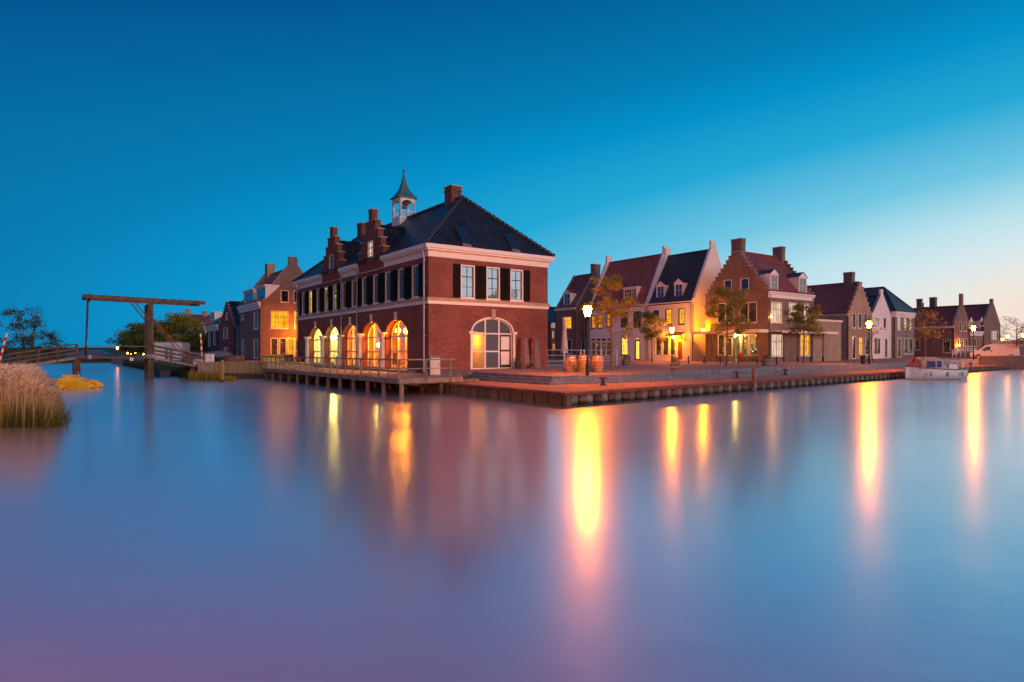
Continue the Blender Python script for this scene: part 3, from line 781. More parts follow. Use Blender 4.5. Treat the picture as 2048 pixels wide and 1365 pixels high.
# drainpipes
for f, u, ztop in ((fl, .3, 8.7), (fl, 11.35, 8.7), (fl, 14.7, 8.7), (fl, 26.5, 8.7)):
    mb = MB(); mb.tube([f.P(u, .3, ztop-.05), f.P(u, .17, ztop-.5), f.P(u, .17, .9)], .055, 8)
    for z in (1.5, 3.2, 5.0, 6.6, 8): mb.fbox(f, u-.08, u+.08, .02, .2, z, z+.04)
    mb.build('drainpipe', 'zinc', t)
# the lit rooms behind the arches
for u0, u1, im in ((1.7, 15.25, 'interior_ochre'), (15.35, 24.6, 'plaster_cream')):
    mb = MB()
    for q in ([(u0, -6.2), (u1, -6.2)], [(u0, -.5), (u0, -6.2)], [(u1, -6.2), (u1, -.5)]):
        mb.face([fl.P(*q[0], .9), fl.P(*q[1], .9), fl.P(*q[1], 4.75), fl.P(*q[0], 4.75)])
    mb.face([fl.P(u0, -.5, 4.75), fl.P(u1, -.5, 4.75), fl.P(u1, -6.2, 4.75), fl.P(u0, -6.2, 4.75)])
    mb.build('interior_wall', im, t)
mb = MB(); mb.face([fl.P(1.7, -.45, .97), fl.P(24.6, -.45, .97), fl.P(24.6, -6.2, .97), fl.P(1.7, -6.2, .97)]); mb.build('interior_floor', 'varnish', t)
for u0, u1, n0_, n1_, z0, z1, m_, nm in ((5.2, 11.0, -3.9, -3.3, .98, 2.05, 'varnish', 'bar_counter'), (5.0, 11.4, -6.1, -5.8, 1.0, 3.0, 'door_red', 'shelf'), (2.2, 3.0, -2.6, -2.2, 1.0, 2.5, 'door_red', 'cupboard'), (12.2, 14.4, -4.6, -4.0, 1.0, 2.1, 'dark_paint', 'cupboard'), (17.0, 19.4, -4.2, -3.6, 1.0, 1.9, 'varnish', 'cupboard'), (21.6, 23.2, -2.9, -2.3, 1.0, 1.8, 'dark_paint', 'cupboard')):
    mb = MB(); mb.fbox(fl, u0, u1, n0_, n1_, z0, z1); mb.build(nm, m_, t)
for k in range(5):
    a, b = archu[k]
    for u in (a+.35, b-.5):
        mb = MB(); mb.fbox(fl, u, u+.16, -.75, -.68, 1.0, 3.9); mb.build('curtain', 'door_red' if k < 3 else 'canvas_cream', t)
# end door in a basket arch
mb = MB(); fq2 = Fr(fr.o, fr.d, fr.nrm, -.1); p2 = ahole(du0+.07, du1-.07, 1.12, 3.5, .88)
panel(mb, fq2, dh, [p2], .06)
w3 = (du1-du0)/3; us = [du0+.07, du0+w3, du1-w3+.02, du1-.07]
for u in us[1:3]: mb.fbox(fr, u-.05, u+.05, -.17, -.08, 1.12, 3.5+.88*math.sqrt(max(0, 1-((u-(du0+du1)/2)/1.57)**2)))
for z in (2.22, 3.42): mb.fbox(fr, us[0], us[3] if z > 3 else us[2], -.172, -.075, z-.05, z+.05)
wo_ = mb.build('arched_window', 'white_paint', t)
def paneat(u0, u1, z0, z1, m_, nm='pane', n_=-.15):
    mb = MB(); mb.face([fr.P(u0, n_, z0), fr.P(u1, n_, z0), fr.P(u1, n_, z1), fr.P(u0, n_, z1)]); return mb.build(nm, m_, wo_)
mb = MB(); mb.face([fr.P(u, -.15, max(z, 3.42)) for u, z in p2 if z > 3.3]); mb.build('pane', 'film_glass', wo_)
paneat(us[1], us[2], 1.12, 2.22, 'film_glass'); paneat(us[1], us[2], 2.22, 3.42, 'film_glass')
paneat(us[0], us[1], 1.12, 2.22, 'clear_glass'); paneat(us[0], us[1], 2.22, 3.42, 'clear_glass')
mb = MB(); a, b = us[2]+.06, us[3]
for x0, x1, y0, y1 in ((a, a+.12, 1.12, 3.36), (b-.12, b, 1.12, 3.36), (a+.12, b-.12, 1.12, 1.32), (a+.12, b-.12, 2.22, 2.34), (a+.12, b-.12, 3.24, 3.36)): mb.fbox(fr, x0, x1, -.15, -.1, y0, y1)
do = mb.build('door', 'dark_paint', t)
mb = MB(); mb.fbox(fr, a+.12, b-.12, -.15, -.12, 1.32, 2.22); mb.fbox(fr, a+.12, b-.12, -.15, -.12, 2.34, 3.24); mb.build('door_panel', 'white_paint', do)
mb = MB(); mb.fbox(fr, a+.02, a+.06, -.1, -.04, 2.0, 2.2); mb.build('handle', 'galvanised', do)
for u, v in ((du0-.17, du0-.3), (du1, du1-.03)):
    mb = MB(); mb.fbox(fr, u, u+.17, .002, .09, ZB+.6, 3.38); mb.fbox(fr, v, v+.33, .0, .15, 3.38, 3.56); mb.build('jamb', 'white_paint', t)
mb = MB(); cu = (du0+du1)/2
n_ = 16; arc = [(cu+1.64*math.cos(math.pi*k/n_), 3.5+.95*math.sin(math.pi*k/n_)) for k in range(n_+1)]; arc2 = [(cu+1.74*math.cos(math.pi*k/n_), 3.5+1.04*math.sin(math.pi*k/n_)) for k in range(n_+1)]
for k in range(n_):
    A, B, C_, D_ = arc[k], arc[k+1], arc2[k+1], arc2[k]
    mb.hexa([fr.P(u, -.02, z) for u, z in (A, B, C_, D_)], [fr.P(u, .05, z) for u, z in (A, B, C_, D_)])
mb.build('archivolt', 'white_paint', t)
mb = MB(); mb.fbox(fr, cu-.15, cu+.15, .0, .13, 4.44, 4.95); mb.fbox(fr, cu-.2, cu+.2, 0, .16, 4.95, 5.04); mb.build('keystone', 'stone_tan', t)
# small room behind the left third of the end window
mb = MB()
for q in ([(du0, -2.2), (us[1], -2.2)], [(du0, -.17), (du0, -2.2)], [(us[1], -2.2), (us[1], -.17)]): mb.face([fr.P(*q[0], 1.0), fr.P(*q[1], 1.0), fr.P(*q[1], 3.6), fr.P(*q[0], 3.6)])
mb.build('interior_wall', 'plaster_cream', t)

# bell turret
bt = thing('bell_turret', 'open white bell turret with green spire on the ridge of the brick hall', 'bell turret', gp(13.4, 4.8, 13))
bc = gp(13.4, 4.8); s_ = .735; rot = math.atan2(DR.y, DR.x)
mb = MB(); mb.box(bc, 1.5, 1.5, 12.5, 13.45, rot); mb.build('base', 'white_paint', bt)
mb = MB(); z0 = 13.45
for dd, nn in ((DL, -DR), (DR, -DL), (DL, DR), (DR, DL)):
    f = Fr(bc.xy-dd*s_+nn*s_, dd, nn)
    out = [(0, z0)]+[(.16, z0), (.16, 14.42)]
    arc = [(s_-(s_-.16)*math.cos(math.pi*k/10), 14.42+.46*math.sin(math.pi*k/10)) for k in range(11)]
    out = [(0, z0), (.16, z0)]+arc+[(2*s_-.16, z0), (2*s_, z0), (2*s_, 15.1), (0, 15.1)]
    panel(mb, f, out, (), 0, .14)
mb.build('arcade', 'white_paint', bt)
mb = MB()
for dd, nn in ((DL, -DR), (DR, -DL), (DL, DR), (DR, DL)):
    f = Fr(bc.xy-dd*s_+nn*(s_-.06), dd, nn)
    mb.bar(f.P(.16, 0, 13.98), f.P(2*s_-.16, 0, 13.98), .04); mb.bar(f.P(.16, 0, 13.5), f.P(2*s_-.16, 0, 13.5), .04)
    for k in range(7): u = .25+k*.16; mb.bar(f.P(u, 0, 13.5), f.P(u, 0, 13.98), .02)
mb.build('railing', 'white_paint', bt)
mb = MB(); mb.lathe((*bc.xy, 15.1), [(.88, -.04), (.88, .02), (.62, .3), (.42, .62), (.27, 1.0), (.15, 1.45), (.07, 1.95), (.03, 2.35)], 4, sq=True, rot=rot)
mb.build('spire', 'copper_green', bt)
mb = MB(); mb.lathe((*bc.xy, 17.38), [(.02, -.03), (.09, .02), (.11, .1), (.07, .18), (.02, .22), (.012, .85)], 10); mb.build('finial', 'copper_green', bt)
mb = MB(); mb.lathe((*bc.xy, 14.3), [(.2, 0), (.17, .06), (.12, .2), (.09, .3), (.02, .36)], 12); mb.tube([(*bc.xy, 14.6), (*bc.xy, 15.1)], .02, 6); mb.build('bell', 'copper_green', bt)

# pendant lamps and tables inside the hall
def pendant(u, n_, z, m_, r_, label):
    p = fl.P(u, n_, z); t_ = thing('pendant_lamp', label, 'lamp', p, 'pendant lamps inside the brick hall')
    mb = MB(); mb.lathe(p, [(.03, r_*1.0), (r_*.8, r_*.6), (r_, 0), (r_*.8, -r_*.6), (.03, -r_)], 10); mb.build('lamp_globe', m_, t_)
    mb = MB(); mb.tube([(p.x, p.y, z+r_), (p.x, p.y, 4.75)], .012, 4); mb.build('cord', 'black_metal', t_)
arn = ['nearest', 'second', 'third', 'fourth', 'farthest']
for k, (u, n_, z) in enumerate([(3.4, -1.6, 3.72), (4.9, -1.6, 3.72), (6.4, -1.6, 3.72), (8.2, -1.8, 3.8), (10.0, -1.8, 3.8)]):
    pendant(u, n_, z, 'bulb_warm', .2, f'{["nearest","second","third","fourth","fifth"][k]} orange pendant lamp from the quay corner, inside the brick hall')
pendant(12.6, -2.2, 2.75, 'bulb_pale', .17, 'low round white pendant globe behind the middle arch of the hall')
for k, (u, n_, z) in enumerate([(17.2, -1.6, 3.55), (20.6, -1.6, 3.55), (22.6, -2.0, 3.5)]):
    pendant(u, n_, z, 'bulb_pale', .24, ['pale yellow pendant lamp behind the fourth arch from the quay corner', 'pale yellow pendant lamp behind the farthest arch, its right one', 'pale yellow pendant lamp behind the farthest arch, its left one'][k])
p = fr.P(du0+.5, -1.2, 3.1); tl = thing('pendant_lamp', 'small orange lamp behind the left panes of the end window', 'lamp', p)
mb = MB(); mb.lathe(p, [(.02, .12), (.1, .06), (.12, 0), (.02, -.1)], 10); mb.build('lamp_globe', 'bulb_small', tl)
mb = MB(); mb.tube([(p.x, p.y, p.z+.1), (p.x, p.y, 3.6)], .01, 4); mb.build('cord', 'black_metal', tl)
def table(p, z, label, group, a=0, m_='varnish'):
    t_ = thing('cafe_table', label, 'table', (p[0], p[1], z), group)
    mb = MB(); mb.lathe((p[0], p[1], z), [(.42, .72), (.42, .76)], 14); mb.build('tabletop', m_, t_)
    mb = MB(); mb.tube([(p[0], p[1], z), (p[0], p[1], z+.72)], .035, 8); mb.lathe((p[0], p[1], z), [(.24, 0), (.22, .03), (.04, .06)], 10); mb.build('leg', 'black_metal', t_)
def chair(p, z, a, label, group, m_='varnish'):
    t_ = thing('cafe_chair', label, 'chair', (p[0], p[1], z), group); ca, sa = math.cos(a), math.sin(a)
    def q(x, y, h): return Vector((p[0]+x*ca-y*sa, p[1]+x*sa+y*ca, z+h))
    mb = MB(); mb.box(p, .42, .42, z+.44, z+.48, a); mb.build('seat', m_, t_)
    for x, y in ((-.18, -.18), (.18, -.18), (-.18, .18), (.18, .18)):
        mb = MB(); mb.bar(q(x, y, 0), q(x, y, .44), .035); mb.build('leg', 'black_metal', t_)
    mb = MB(); mb.bar(q(-.19, .2, .48), q(-.19, .25, .9), .03); mb.bar(q(.19, .2, .48), q(.19, .25, .9), .03)
    mb.bar(q(-.19, .25, .86), q(.19, .25, .86), .03, .1); mb.bar(q(-.19, .23, .68), q(.19, .23, .68), .03, .06); mb.build('backrest', m_, t_)
for k, (u, n_) in enumerate([(3.6, -1.4), (6.0, -1.5), (9.6, -1.5), (13.0, -1.6)]):
    table(fl.P(u, n_, 0), .97, f'round table inside the brick hall, {["nearest","second","third","fourth"][k]} from the quay corner', 'tables inside the brick hall')
    chair(fl.P(u+.75, n_-.1, 0), .97, 1.2, f'wooden chair left of the {["nearest","second","third","fourth"][k]} table inside the hall', 'chairs inside the brick hall')
# ------------------------------------------------------------ the other houses (corner point, length along L, along R, heights)
Lr = dict(glass='room_yellow'); Lo = dict(glass='room_orange'); Lb = dict(glass='room_bright'); Lc = dict(glass='room_curtain'); Ls = dict(glass='room_shop'); Ld = dict(glass='room_dim')
def K(*ds, **kw):
    r_ = {}
    for x in ds: r_.update(x)
    r_.update(kw); return r_
shop = dict(cols=1, rows=1, sill=False, fw=.09)
door = dict(name='door', cols=1, rows=2, sill=False, fw=.1)
cC = Vector((22.2, 77.7)); cB = cC+DL*7.6; cA = Vector((9.6, 95.4))
hC = house('white_house', 'white plastered house with dark tiled roof, two small dormers and a wreathed red door', cC, 7.58, 7.7, .8, 8.5, 15.0, 'L', 'plaster_cream', 'tile_navy',
    [('L', (1306.7, 621, 1318, 638.5), K(frame='dark_paint')), ('L', (1331, 618, 1343.6, 650), K(Lr, frame='dark_paint')), ('L', (1357, 617, 1369.3, 649), K(Lr, frame='dark_paint')),
     ('L', (1310.8, 674, 1323.5, 711.6), K(shop, Ls)), ('L', (1325, 674, 1337.5, 711.6), K(shop, Ls)), ('L', (1339, 674, 1351, 711.6), K(shop, Ls)),
     ('L', (1354.5, 681.6, 1366, 721.4), K(door, glass='door_red', rows=1)), ('L', (1354.5, 673, 1366, 680.5), K(shop, Lo))],
    cap=1.15, top=.5, raise_=.28, chims=[], dormers=[('L', (1312.5, 571, 1329, 596.4), dict(ped=.42)), ('L', (1348.4, 566.5, 1365.6, 593.4), dict(ped=.42))],
    pipe=[('L', .35)], rwall='plaster_white')
hB = house('white_house', 'wide white plastered house with red tiled roof and one broad dormer', cB, 11.2, 7.7, .8, 8.55, 15.4, 'L', 'plaster_white', 'tile_red',
    [('L', (1242, 625, 1255.8, 654.5), K(Ld, cols=3, rows=4, frame='dark_paint')), ('L', (1267, 623, 1282, 655), K(Ld, cols=3, rows=4, frame='dark_paint')), ('L', (1213, 628, 1223.6, 654), K(Lo, frame='dark_paint')),
     ('L', (1195, 630, 1206, 657), K(Lo, frame='dark_paint')), ('L', (1182.6, 632, 1191, 658), K(Lo, frame='dark_paint')),
     ('L', (1242, 675, 1256, 710.7), K(Lb, cols=3, rows=4, frame='dark_paint')), ('L', (1269.8, 681, 1280, 720.4), K(door, Lb, frame='dark_paint')), ('L', (1269.8, 675.3, 1280, 680), K(shop, Lb)),
     ('L', (1181.5, 684, 1191.2, 712), K(shop, Ls)), ('L', (1192, 684, 1201.5, 712), K(shop, Ls)), ('L', (1202.3, 684, 1212, 712), K(shop, Ls)), ('L', (1212.8, 684, 1222.6, 712), K(shop, Ls)),
     ('L', (1181.5, 677, 1191.2, 682.6), K(cols=2, rows=1, sill=False)), ('L', (1192, 677, 1201.5, 682.6), K(cols=2, rows=1, sill=False)), ('L', (1202.3, 677, 1212, 682.6), K(cols=2, rows=1, sill=False)), ('L', (1212.8, 677, 1222.6, 682.6), K(cols=2, rows=1, sill=False))],
    cap=1.1, top=.5, raise_=.28, dormers=[('L', (1247, 577, 1273, 600.5), dict(cols=5, rows=3, glass='room_dim'))], pipe=[('L', .3), ('L', 6.6)], rwall='plaster_white')
hA = house('brick_house', 'dark brick house with curved dormer behind the street lamp, half hidden by the hall', cA, 4.9, 8.5, .8, 8.9, 14.2, 'L', 'brick_purple', 'tile_wine',
    [('L', (1125.4, 634, 1143, 658), K(Lr, frame='white_paint')), ('L', (1133, 679, 1143, 708), K(frame='white_paint')), ('R', (1163, 679, 1171, 708), K(glass='dark_glass'))],
    cap=0, chims=[(.3, 4.25, .7, 1.4, 15.6, 'brick_purple')], dormers=[('L', (1127, 587, 1140.5, 611), dict(ped=.4))], pipe=[('R', 1.6)])
hD = house('stepped_gable_house', 'tall brown brick house with many stepped gable, red roof and two white dormers', Vector((27.5, 68.3)), 8.1, 9.05, .8, 8.75, 13.45, 'R', 'brick_brown', 'tile_red',
    [('L', (1448, 560, 1463.5, 589), K()), ('L', (1481, 557, 1498, 585.6), K()), ('L', (1435, 606, 1468, 646), K(Ld, split=True, cols=4)), ('L', (1479, 605, 1514, 646), K(Ld, split=True, cols=4)),
     ('L', (1435.4, 669, 1449.5, 712), K(Ls, shop)), ('L', (1450.5, 676, 1465, 712), K(Ls, shop)), ('L', (1467, 669, 1481.4, 721.5), K(door, glass='room_cafe')), ('L', (1483, 669, 1497.5, 712), K(shop, glass='room_cafe')), ('L', (1499, 669, 1515, 712), K(shop, glass='room_cafe')),
     ('R', (1542.5, 604.7, 1563.7, 645.7), K(Lc, split=True, cols=4)), ('R', (1577.5, 606, 1594, 646), K(Lc, split=True, cols=4)), ('R', (1607.4, 608, 1619, 646.5), K(Lc)),
     ('R', (1543, 668, 1565.3, 713), K(Lc, split=True, cols=4)), ('R', (1600.6, 668, 1620, 712), K(Lr, split=True, cols=4))],
    style='step', steps=11, top=.55, cap=0, cornice=('R',), frieze=.35, chims=[(4.05, .55, 1.3, .8, 14.85, 'brick_brown'), (4.05, 8.6, 1.2, .7, 14.7, 'brick_brown')],
    dormers=[('R', (1541, 548, 1556.5, 581), dict(ped=.35, roofm='tile_blue')), ('R', (1598, 555, 1613.5, 586.5), dict(ped=.35, roofm='tile_blue'))], pipe=[('R', .35), ('R', 8.8)], group=None)
# flat brick link and annexes
def block(kind, label, c, a, b, zb, zt, wall, cap='cream_paint', wins=(), cat='building', capz=.22):
    t_ = thing(kind, label, cat, (c[0], c[1], zb)); f1, f2 = FL(c), FRt(c); h1, h2, td = [], [], []
    for wn in wins:
        f = f1 if wn[0] == 'L' else f2; q = f.rect(*wn[1]); lim = a if wn[0] == 'L' else b
        u0, u1, z0, z1 = max(q[0], .05), min(q[1], lim-.05), max(q[2], zb+.05), q[3]
        if u1-u0 < .2: continue
        (h1 if wn[0] == 'L' else h2).append(rhole(u0, u1, z0, z1)); td.append((f, u0, u1, z0, z1, wn[2] if len(wn) > 2 else {}))
    mb = MB(); panel(mb, f1, rhole(0, a, zb, zt), h1); panel(mb, f2, rhole(0, b, zb, zt), h2)
    panel(mb, Fr(V3(c).xy+DR*b, DL, DR), rhole(0, a, zb, zt)); panel(mb, Fr(V3(c).xy+DL*a, DR, DL), rhole(0, b, zb, zt))
    mb.build('wall', wall, t_)
    mb = MB(); q = [W(c, -.12, -.12, 0), W(c, a+.12, -.12, 0), W(c, a+.12, b+.12, 0), W(c, -.12, b+.12, 0)]
    mb.hexa([V3(p, zt-capz+.03) for p in q], [V3(p, zt+.05) for p in q]); mb.build('roof', cap, t_)
    for x in td: window(t_, *x[:5], **x[5])
    return t_
block('brick_annex', 'long windowless brick annex joined to the right of the stepped gable house', Vector((27.5, 68.3))+DR*9.1, 6, 6.2, .8, 5.95, 'brick_tan', 'cream_paint')
lk = Vector((22.2, 77.7))+DR*7.8+DL*-1.0
tk = block('link_building', 'low orange lit link with a balcony between the white house and the stepped gable house', cC+DR*4.6-DL*2.2, 2.1, 3.9, .8, 4.6, 'brick_tan', 'cream_paint', capz=.55,
      wins=[('R', (1402, 673, 1409, 710), dict(cols=1, rows=2))])
block('rear_house', 'plain two storey house part behind the balcony with a white eave', cC+DR*5.2+DL*1.2, 4, 7.0, .8, 7.6, 'brick_brown', 'white_paint', capz=.5)
t = thing('balcony_railing', 'white balcony railing with crossed bars on the low link building', 'railing', W(cC, -2.2, 4.6, 4.65))
f = FRt(cC, -2.2, 4.6); mb = MB(); z0 = 4.68
for z in (z0+.1, z0+.95, z0+.78): mb.bar(f.P(.0, -.05, z), f.P(3.9, -.05, z), .06)
for u in (.02, 1.3, 2.6, 3.88): mb.bar(f.P(u, -.05, z0-.02), f.P(u, -.05, z0+1.0), .08)
for u in (.02, 1.3, 2.6): mb.bar(f.P(u, -.05, z0+.1), f.P(u+1.28, -.05, z0+.78), .045); mb.bar(f.P(u+1.28, -.05, z0+.1), f.P(u, -.05, z0+.78), .045)
mb.build('railing', 'white_paint', t)
cF = Vector((46.57, 88.0)); cG = Vector((52.1, 91.97)); cH = Vector((57.25, 95.0))
house('stepped_gable_house', 'narrow tan stepped gable house with long red side roof, left of the small white house', cF, 13, 6.75, .8, 7.5, 12.0, 'L', 'brick_tan', 'tile_wine',
    [('R', (1704, 627, 1711, 656.5)), ('R', (1716, 627, 1723, 657)), ('R', (1728, 627, 1734, 656)), ('R', (1704, 673, 1711.5, 718.3), K(door)), ('R', (1717.7, 675.6, 1726, 709.7), K(Lr)), ('R', (1730, 676, 1738, 709.7), K())],
    style='step', steps=7, top=.45, cap=0, chims=[(1.6, 3.37, 1.2, .9, 13.5, 'brick_brown')], cornice=('L',), cmat='cream_paint')
house('small_white_house', 'small white house with pointed gable and chimney between tan and grey houses', cG, 10, 5.9, .8, 7.5, 10.4, 'L', 'plaster_white', 'tile_blue',
    [('R', (1752.4, 636, 1758.3, 655), K(Lc)), ('R', (1766.8, 636, 1772.2, 656.8)), ('R', (1748, 677, 1760.5, 709), K(split=True)), ('R', (1769, 677, 1775, 716.4), K(door))],
    style='plain', cap=1.0, top=.42, raise_=.3)
house('brick_house', 'grey brick house with blue hipped roof and white cornice, end of the quay row', cH, 10, 6.45, .8, 8.25, 12.3, 'L', 'brick_grey', 'tile_blue',
    [('R', (1795, 633, 1800.8, 661), K(Lc)), ('R', (1807.8, 634, 1813.5, 661.5), K(Lc)), ('R', (1818, 635, 1823.8, 661.5), K(Lc)), ('R', (1795, 676, 1802.3, 715.2), K(door, glass='room_dim')), ('R', (1807.8, 677, 1815.4, 708.6), K()), ('R', (1817.4, 677, 1825.7, 708.6), K())],
    style='flat', hip=(3.1, 3.1), cornice=('L', 'R'), ch=.55, frieze=.3, chims=[(8.5, 3.2, .9, .8, 13.4, 'brick_brown'), (12.6, 4.2, .01, .01, 9, 'brick_brown')][:1])
cI = Vector((69.5, 100)); cP = Vector((74.2, 103)); cK = Vector((78.7, 106))
house('long_brick_house', 'long low brick house with wine red roof and slender gable behind the boat', cI, 16, 6.4, 1.0, 6.3, 9.4, 'L', 'brick_warm', 'tile_wine',
    [('L', (1829.5, 679, 1840, 700.7), K(Ld)), ('L', (1885.6, 678.5, 1901.6, 706), K(Ld, cols=3, rows=3)), ('R', (1918.8, 644, 1923.3, 663)), ('R', (1929, 644, 1933.4, 663)), ('R', (1915, 677, 1920, 702)), ('R', (1923, 677, 1928, 702)), ('R', (1931, 677, 1936, 702))],
    style='plain', top=.5, cap=2.1, raise_=.35, cornice=('L',), chims=[(6.2, 3.2, .7, .6, 11.0, 'brick_purple'), (13.5, 3.2, .7, .6, 10.7, 'brick_purple')])
house('brick_house', 'low brick house with two slim white dormers behind the van', cP, 6, 5.2, 1.0, 5.6, 8.4, 'R', 'brick_warm', 'tile_wine',
    [('R', (1961, 677, 1969, 700), K()), ('R', (1946, 677, 1953, 700), K(Ld))], style='bare', cornice=('R',), ch=.5, frieze=.3, dormers=[('R', (1938.5, 642, 1945.5, 660), dict(ped=.5)), ('R', (1959.5, 642, 1966.5, 660), dict(ped=.5))])
house('brick_house', 'farthest right brick house, red roof ending in a plain gable with chimney', cK, 11, 7.4, 1.0, 6.7, 10.2, 'L', 'brick_warm', 'tile_wine',
    [('R', (1983, 662, 1997, 680), K(cols=4, rows=3, glass='mirror_glass')), ('R', (1984, 688, 1990, 704), K(Ls))], style='plain', top=.45, cap=1.0, raise_=.25, chims=[(9, 3.7, .9, .9, 12.0, 'brick_purple')])
# left bank street
cL1 = Vector((-26.9, 68.0))
house('brick_house', 'brown brick house with plain gable, lit orange low down, left of the brick hall', cL1, 9.8, 6.9, .9, 7.6, 11.45, 'L', 'brick_brown', 'tile_red',
    [('L', (507.6, 624, 516, 659), K()), ('L', (507.6, 678.5, 515.7, 716.7), K()), ('L', (484, 680, 490, 716)), ('L', (483, 630, 488, 640), K(cols=1, rows=1)),
     ('R', (561.4, 581, 577.6, 605), K(cols=1, rows=1)), ('R', (587, 582, 600, 606), K(cols=1, rows=1)), ('R', (541.6, 622.6, 576.4, 657.4), K(Lr, split=True, cols=4)), ('R', (588.5, 623, 620, 657.4), K(Lr, split=True, cols=4)),
     ('R', (541, 676, 556.5, 712), K(shop, Ls)), ('R', (558.5, 676, 573, 712), K(shop, Ls)), ('R', (575, 676, 590, 718), K(door, Lo)), ('R', (592, 676, 610, 712), K(shop, Ls))],
    style='plain', top=.5, cap=1.2, raise_=.45, chims=[(9.3, 3.45, .9, .9, 12.8, 'brick_tan')], ch=.5, frieze=.3, dormers=[('L', (487, 583, 507, 606), dict(cols=1, rows=1)), ('L', (512, 575, 531, 601), dict(cols=1, rows=1))])
house('stepped_gable_house', 'dark red gabled house with pale coping in the dim street left of the brown house', Vector((-35.0, 80.0)), 9.0, 8, .9, 5.4, 8.7, 'R', 'brick_dark', 'tile_dark',
    [('L', (447, 655, 450, 677)), ('L', (453, 655, 456, 677)), ('L', (448, 695, 456, 716), K(Ld)), ('L', (452, 625, 456, 640))], style='step', steps=9, top=.35, cornice=(), chims=[(4.5, 6.5, .8, .8, 10.3, 'brick_tan')])
house('dark_house', 'dark navy house with white cornice and small dormer in the dim street', Vector((-42.5, 92.0)), 9, 8, .9, 6.2, 8.6, 'L', 'brick_navy', 'tile_dark',
    [('L', (417, 658, 421, 692)), ('L', (427, 658, 431, 690)), ('L', (410, 660, 413, 690), K(Lo))], style='plain', top=.3, cap=.8, cornice=('L',), ch=.5, frieze=.4, dormers=[('L', (420, 627, 429, 641), dict(cols=1, rows=1))])
house('dark_house', 'green tinted brick house showing only a dim side with pale windows, left street', Vector((-38.7, 86.3)), 5, 6, .9, 5.6, 7.9, 'L', 'brick_grey', 'tile_dark',
    [('L', (434, 658, 437, 680)), ('L', (439, 658, 442, 680))], style='plain', top=.3, cornice=('L',))
block('annex', 'windowless dark blue annex with a dark doorway beside the brown house', Vector((-33.0, 77.6)), 4.6, 2.4, .9, 5.3, 'plaster_blue', 'plaster_blue', [('L', (466, 688, 474, 712), dict(glass='door_red', cols=1, rows=1))])
house('distant_house', 'distant brown gabled house with red roof above the willow trees', at(378, 150), 13, 11, .9, 7.6, 11.2, 'R', 'brick_tan', 'tile_red', [('L', (358, 650, 363, 660))], style='plain', top=.3, cornice=(), chims=[(6.5, .8, 1.0, 1.0, 12.6, 'brick_tan'), (6.5, 4.5, 1.0, 1.0, 12.2, 'brick_tan')])
house('distant_house', 'narrow distant house with steep pale edged gable before the red roof', at(386, 128), 7, 3.2, .9, 3.6, 8.0, 'L', 'brick_navy', 'tile_dark', [], style='plain', top=.15, cornice=(), rwall='white_paint')
house('distant_house', 'sliver of a distant house right behind the brick hall', at(1101, 112), 12, 12, .9, 7.3, 10.5, 'R', 'brick_dark', 'tile_dark', [('R', (1098, 664, 1102, 674), K(Lc)), ('R', (1104, 663, 1108, 676), K(Lc)), ('R', (1099, 690, 1103, 706), K(Lo)), ('R', (1105, 688, 1111, 700), K(Lo))], style='bare', cornice=('R',), ch=.9)

# ------------------------------------------------------------ canopies on the stepped gable house
cD = Vector((27.5, 68.3)); f = FL(cD)
t = thing('canopy', 'long cream canopy over the cafe front of the stepped gable house', 'canopy', f.P(.5, 0, 4.3)); mb = MB()
b0 = [f.P(-.0, .02, 4.42), f.P(8.9, .02, 4.42), f.P(8.9, 1.7, 4.42), f.P(.0, 1.7, 4.42)]
mb.hexa(b0, [p+Vector((0, 0, .12)) for p in b0]); mb.build('roof_slab', 'cream_paint', t)
mb = MB(); mb.fbox(f, -.03, 8.93, 1.68, 1.76, 4.24, 4.6); mb.fbox(f, -.05, -.03+.05, .02, 1.68, 4.24, 4.6); mb.build('fascia', 'cream_paint', t)
for u in (.3, 3.1, 6.0, 8.7):
    mb = MB(); mb.tube([f.P(u, 1.6, gz(27, 69)), f.P(u, 1.6, 4.3)], .055, 8); mb.build('post', 'black_metal', t)
t = thing('hanging_sign', 'pale sign board under the cafe canopy behind a tree', 'sign', f.P(4.0, 1.2, 4.0)); u0, u1, z0, z1 = f.back(-1.3).rect(1453, 669.5, 1468, 677.5)
mb = MB(); mb.fbox(f, u0, u1, 1.28, 1.33, z0, z1); mb.build('board', 'cream_paint', t)
mb = MB(); um, zm = (u0+u1)/2, (z0+z1)/2; mb.face([f.P(um+.55*math.cos(k*math.pi/6), 1.335, zm+.09*math.sin(k*math.pi/6)) for k in range(12)]); mb.build('emblem', 'leaf_green', t)
f = FRt(cD)
t = thing('canopy', 'cream veranda roof on dark posts along the right side of the stepped gable house', 'canopy', f.P(.5, 0, 4.3)); mb = MB()
b0 = [f.P(.1, .02, 4.35), f.P(11.4, .02, 4.35), f.P(11.4, 1.6, 4.35), f.P(.1, 1.6, 4.35)]
mb.hexa(b0, [p+Vector((0, 0, .1)) for p in b0]); mb.build('roof_slab', 'cream_paint', t)
mb = MB(); mb.fbox(f, .08, 11.43, 1.58, 1.66, 4.2, 4.5); mb.fbox(f, 11.38, 11.44, 0, 1.58, 4.2, 4.5); mb.build('fascia', 'cream_paint', t)
for px in (1567.5, 1595.5, 1622, 1646):
    u = f.back(-1.5).u(px); mb = MB(); p = f.P(u, 1.5, 0); g0 = gz(p.x, p.y)
    mb.lathe((p.x, p.y, g0), [(.12, 0), (.12, .5), (.06, .6), (.055, 2.9), (.12, 3.1)], 10); mb.build('post', 'black_metal', t)
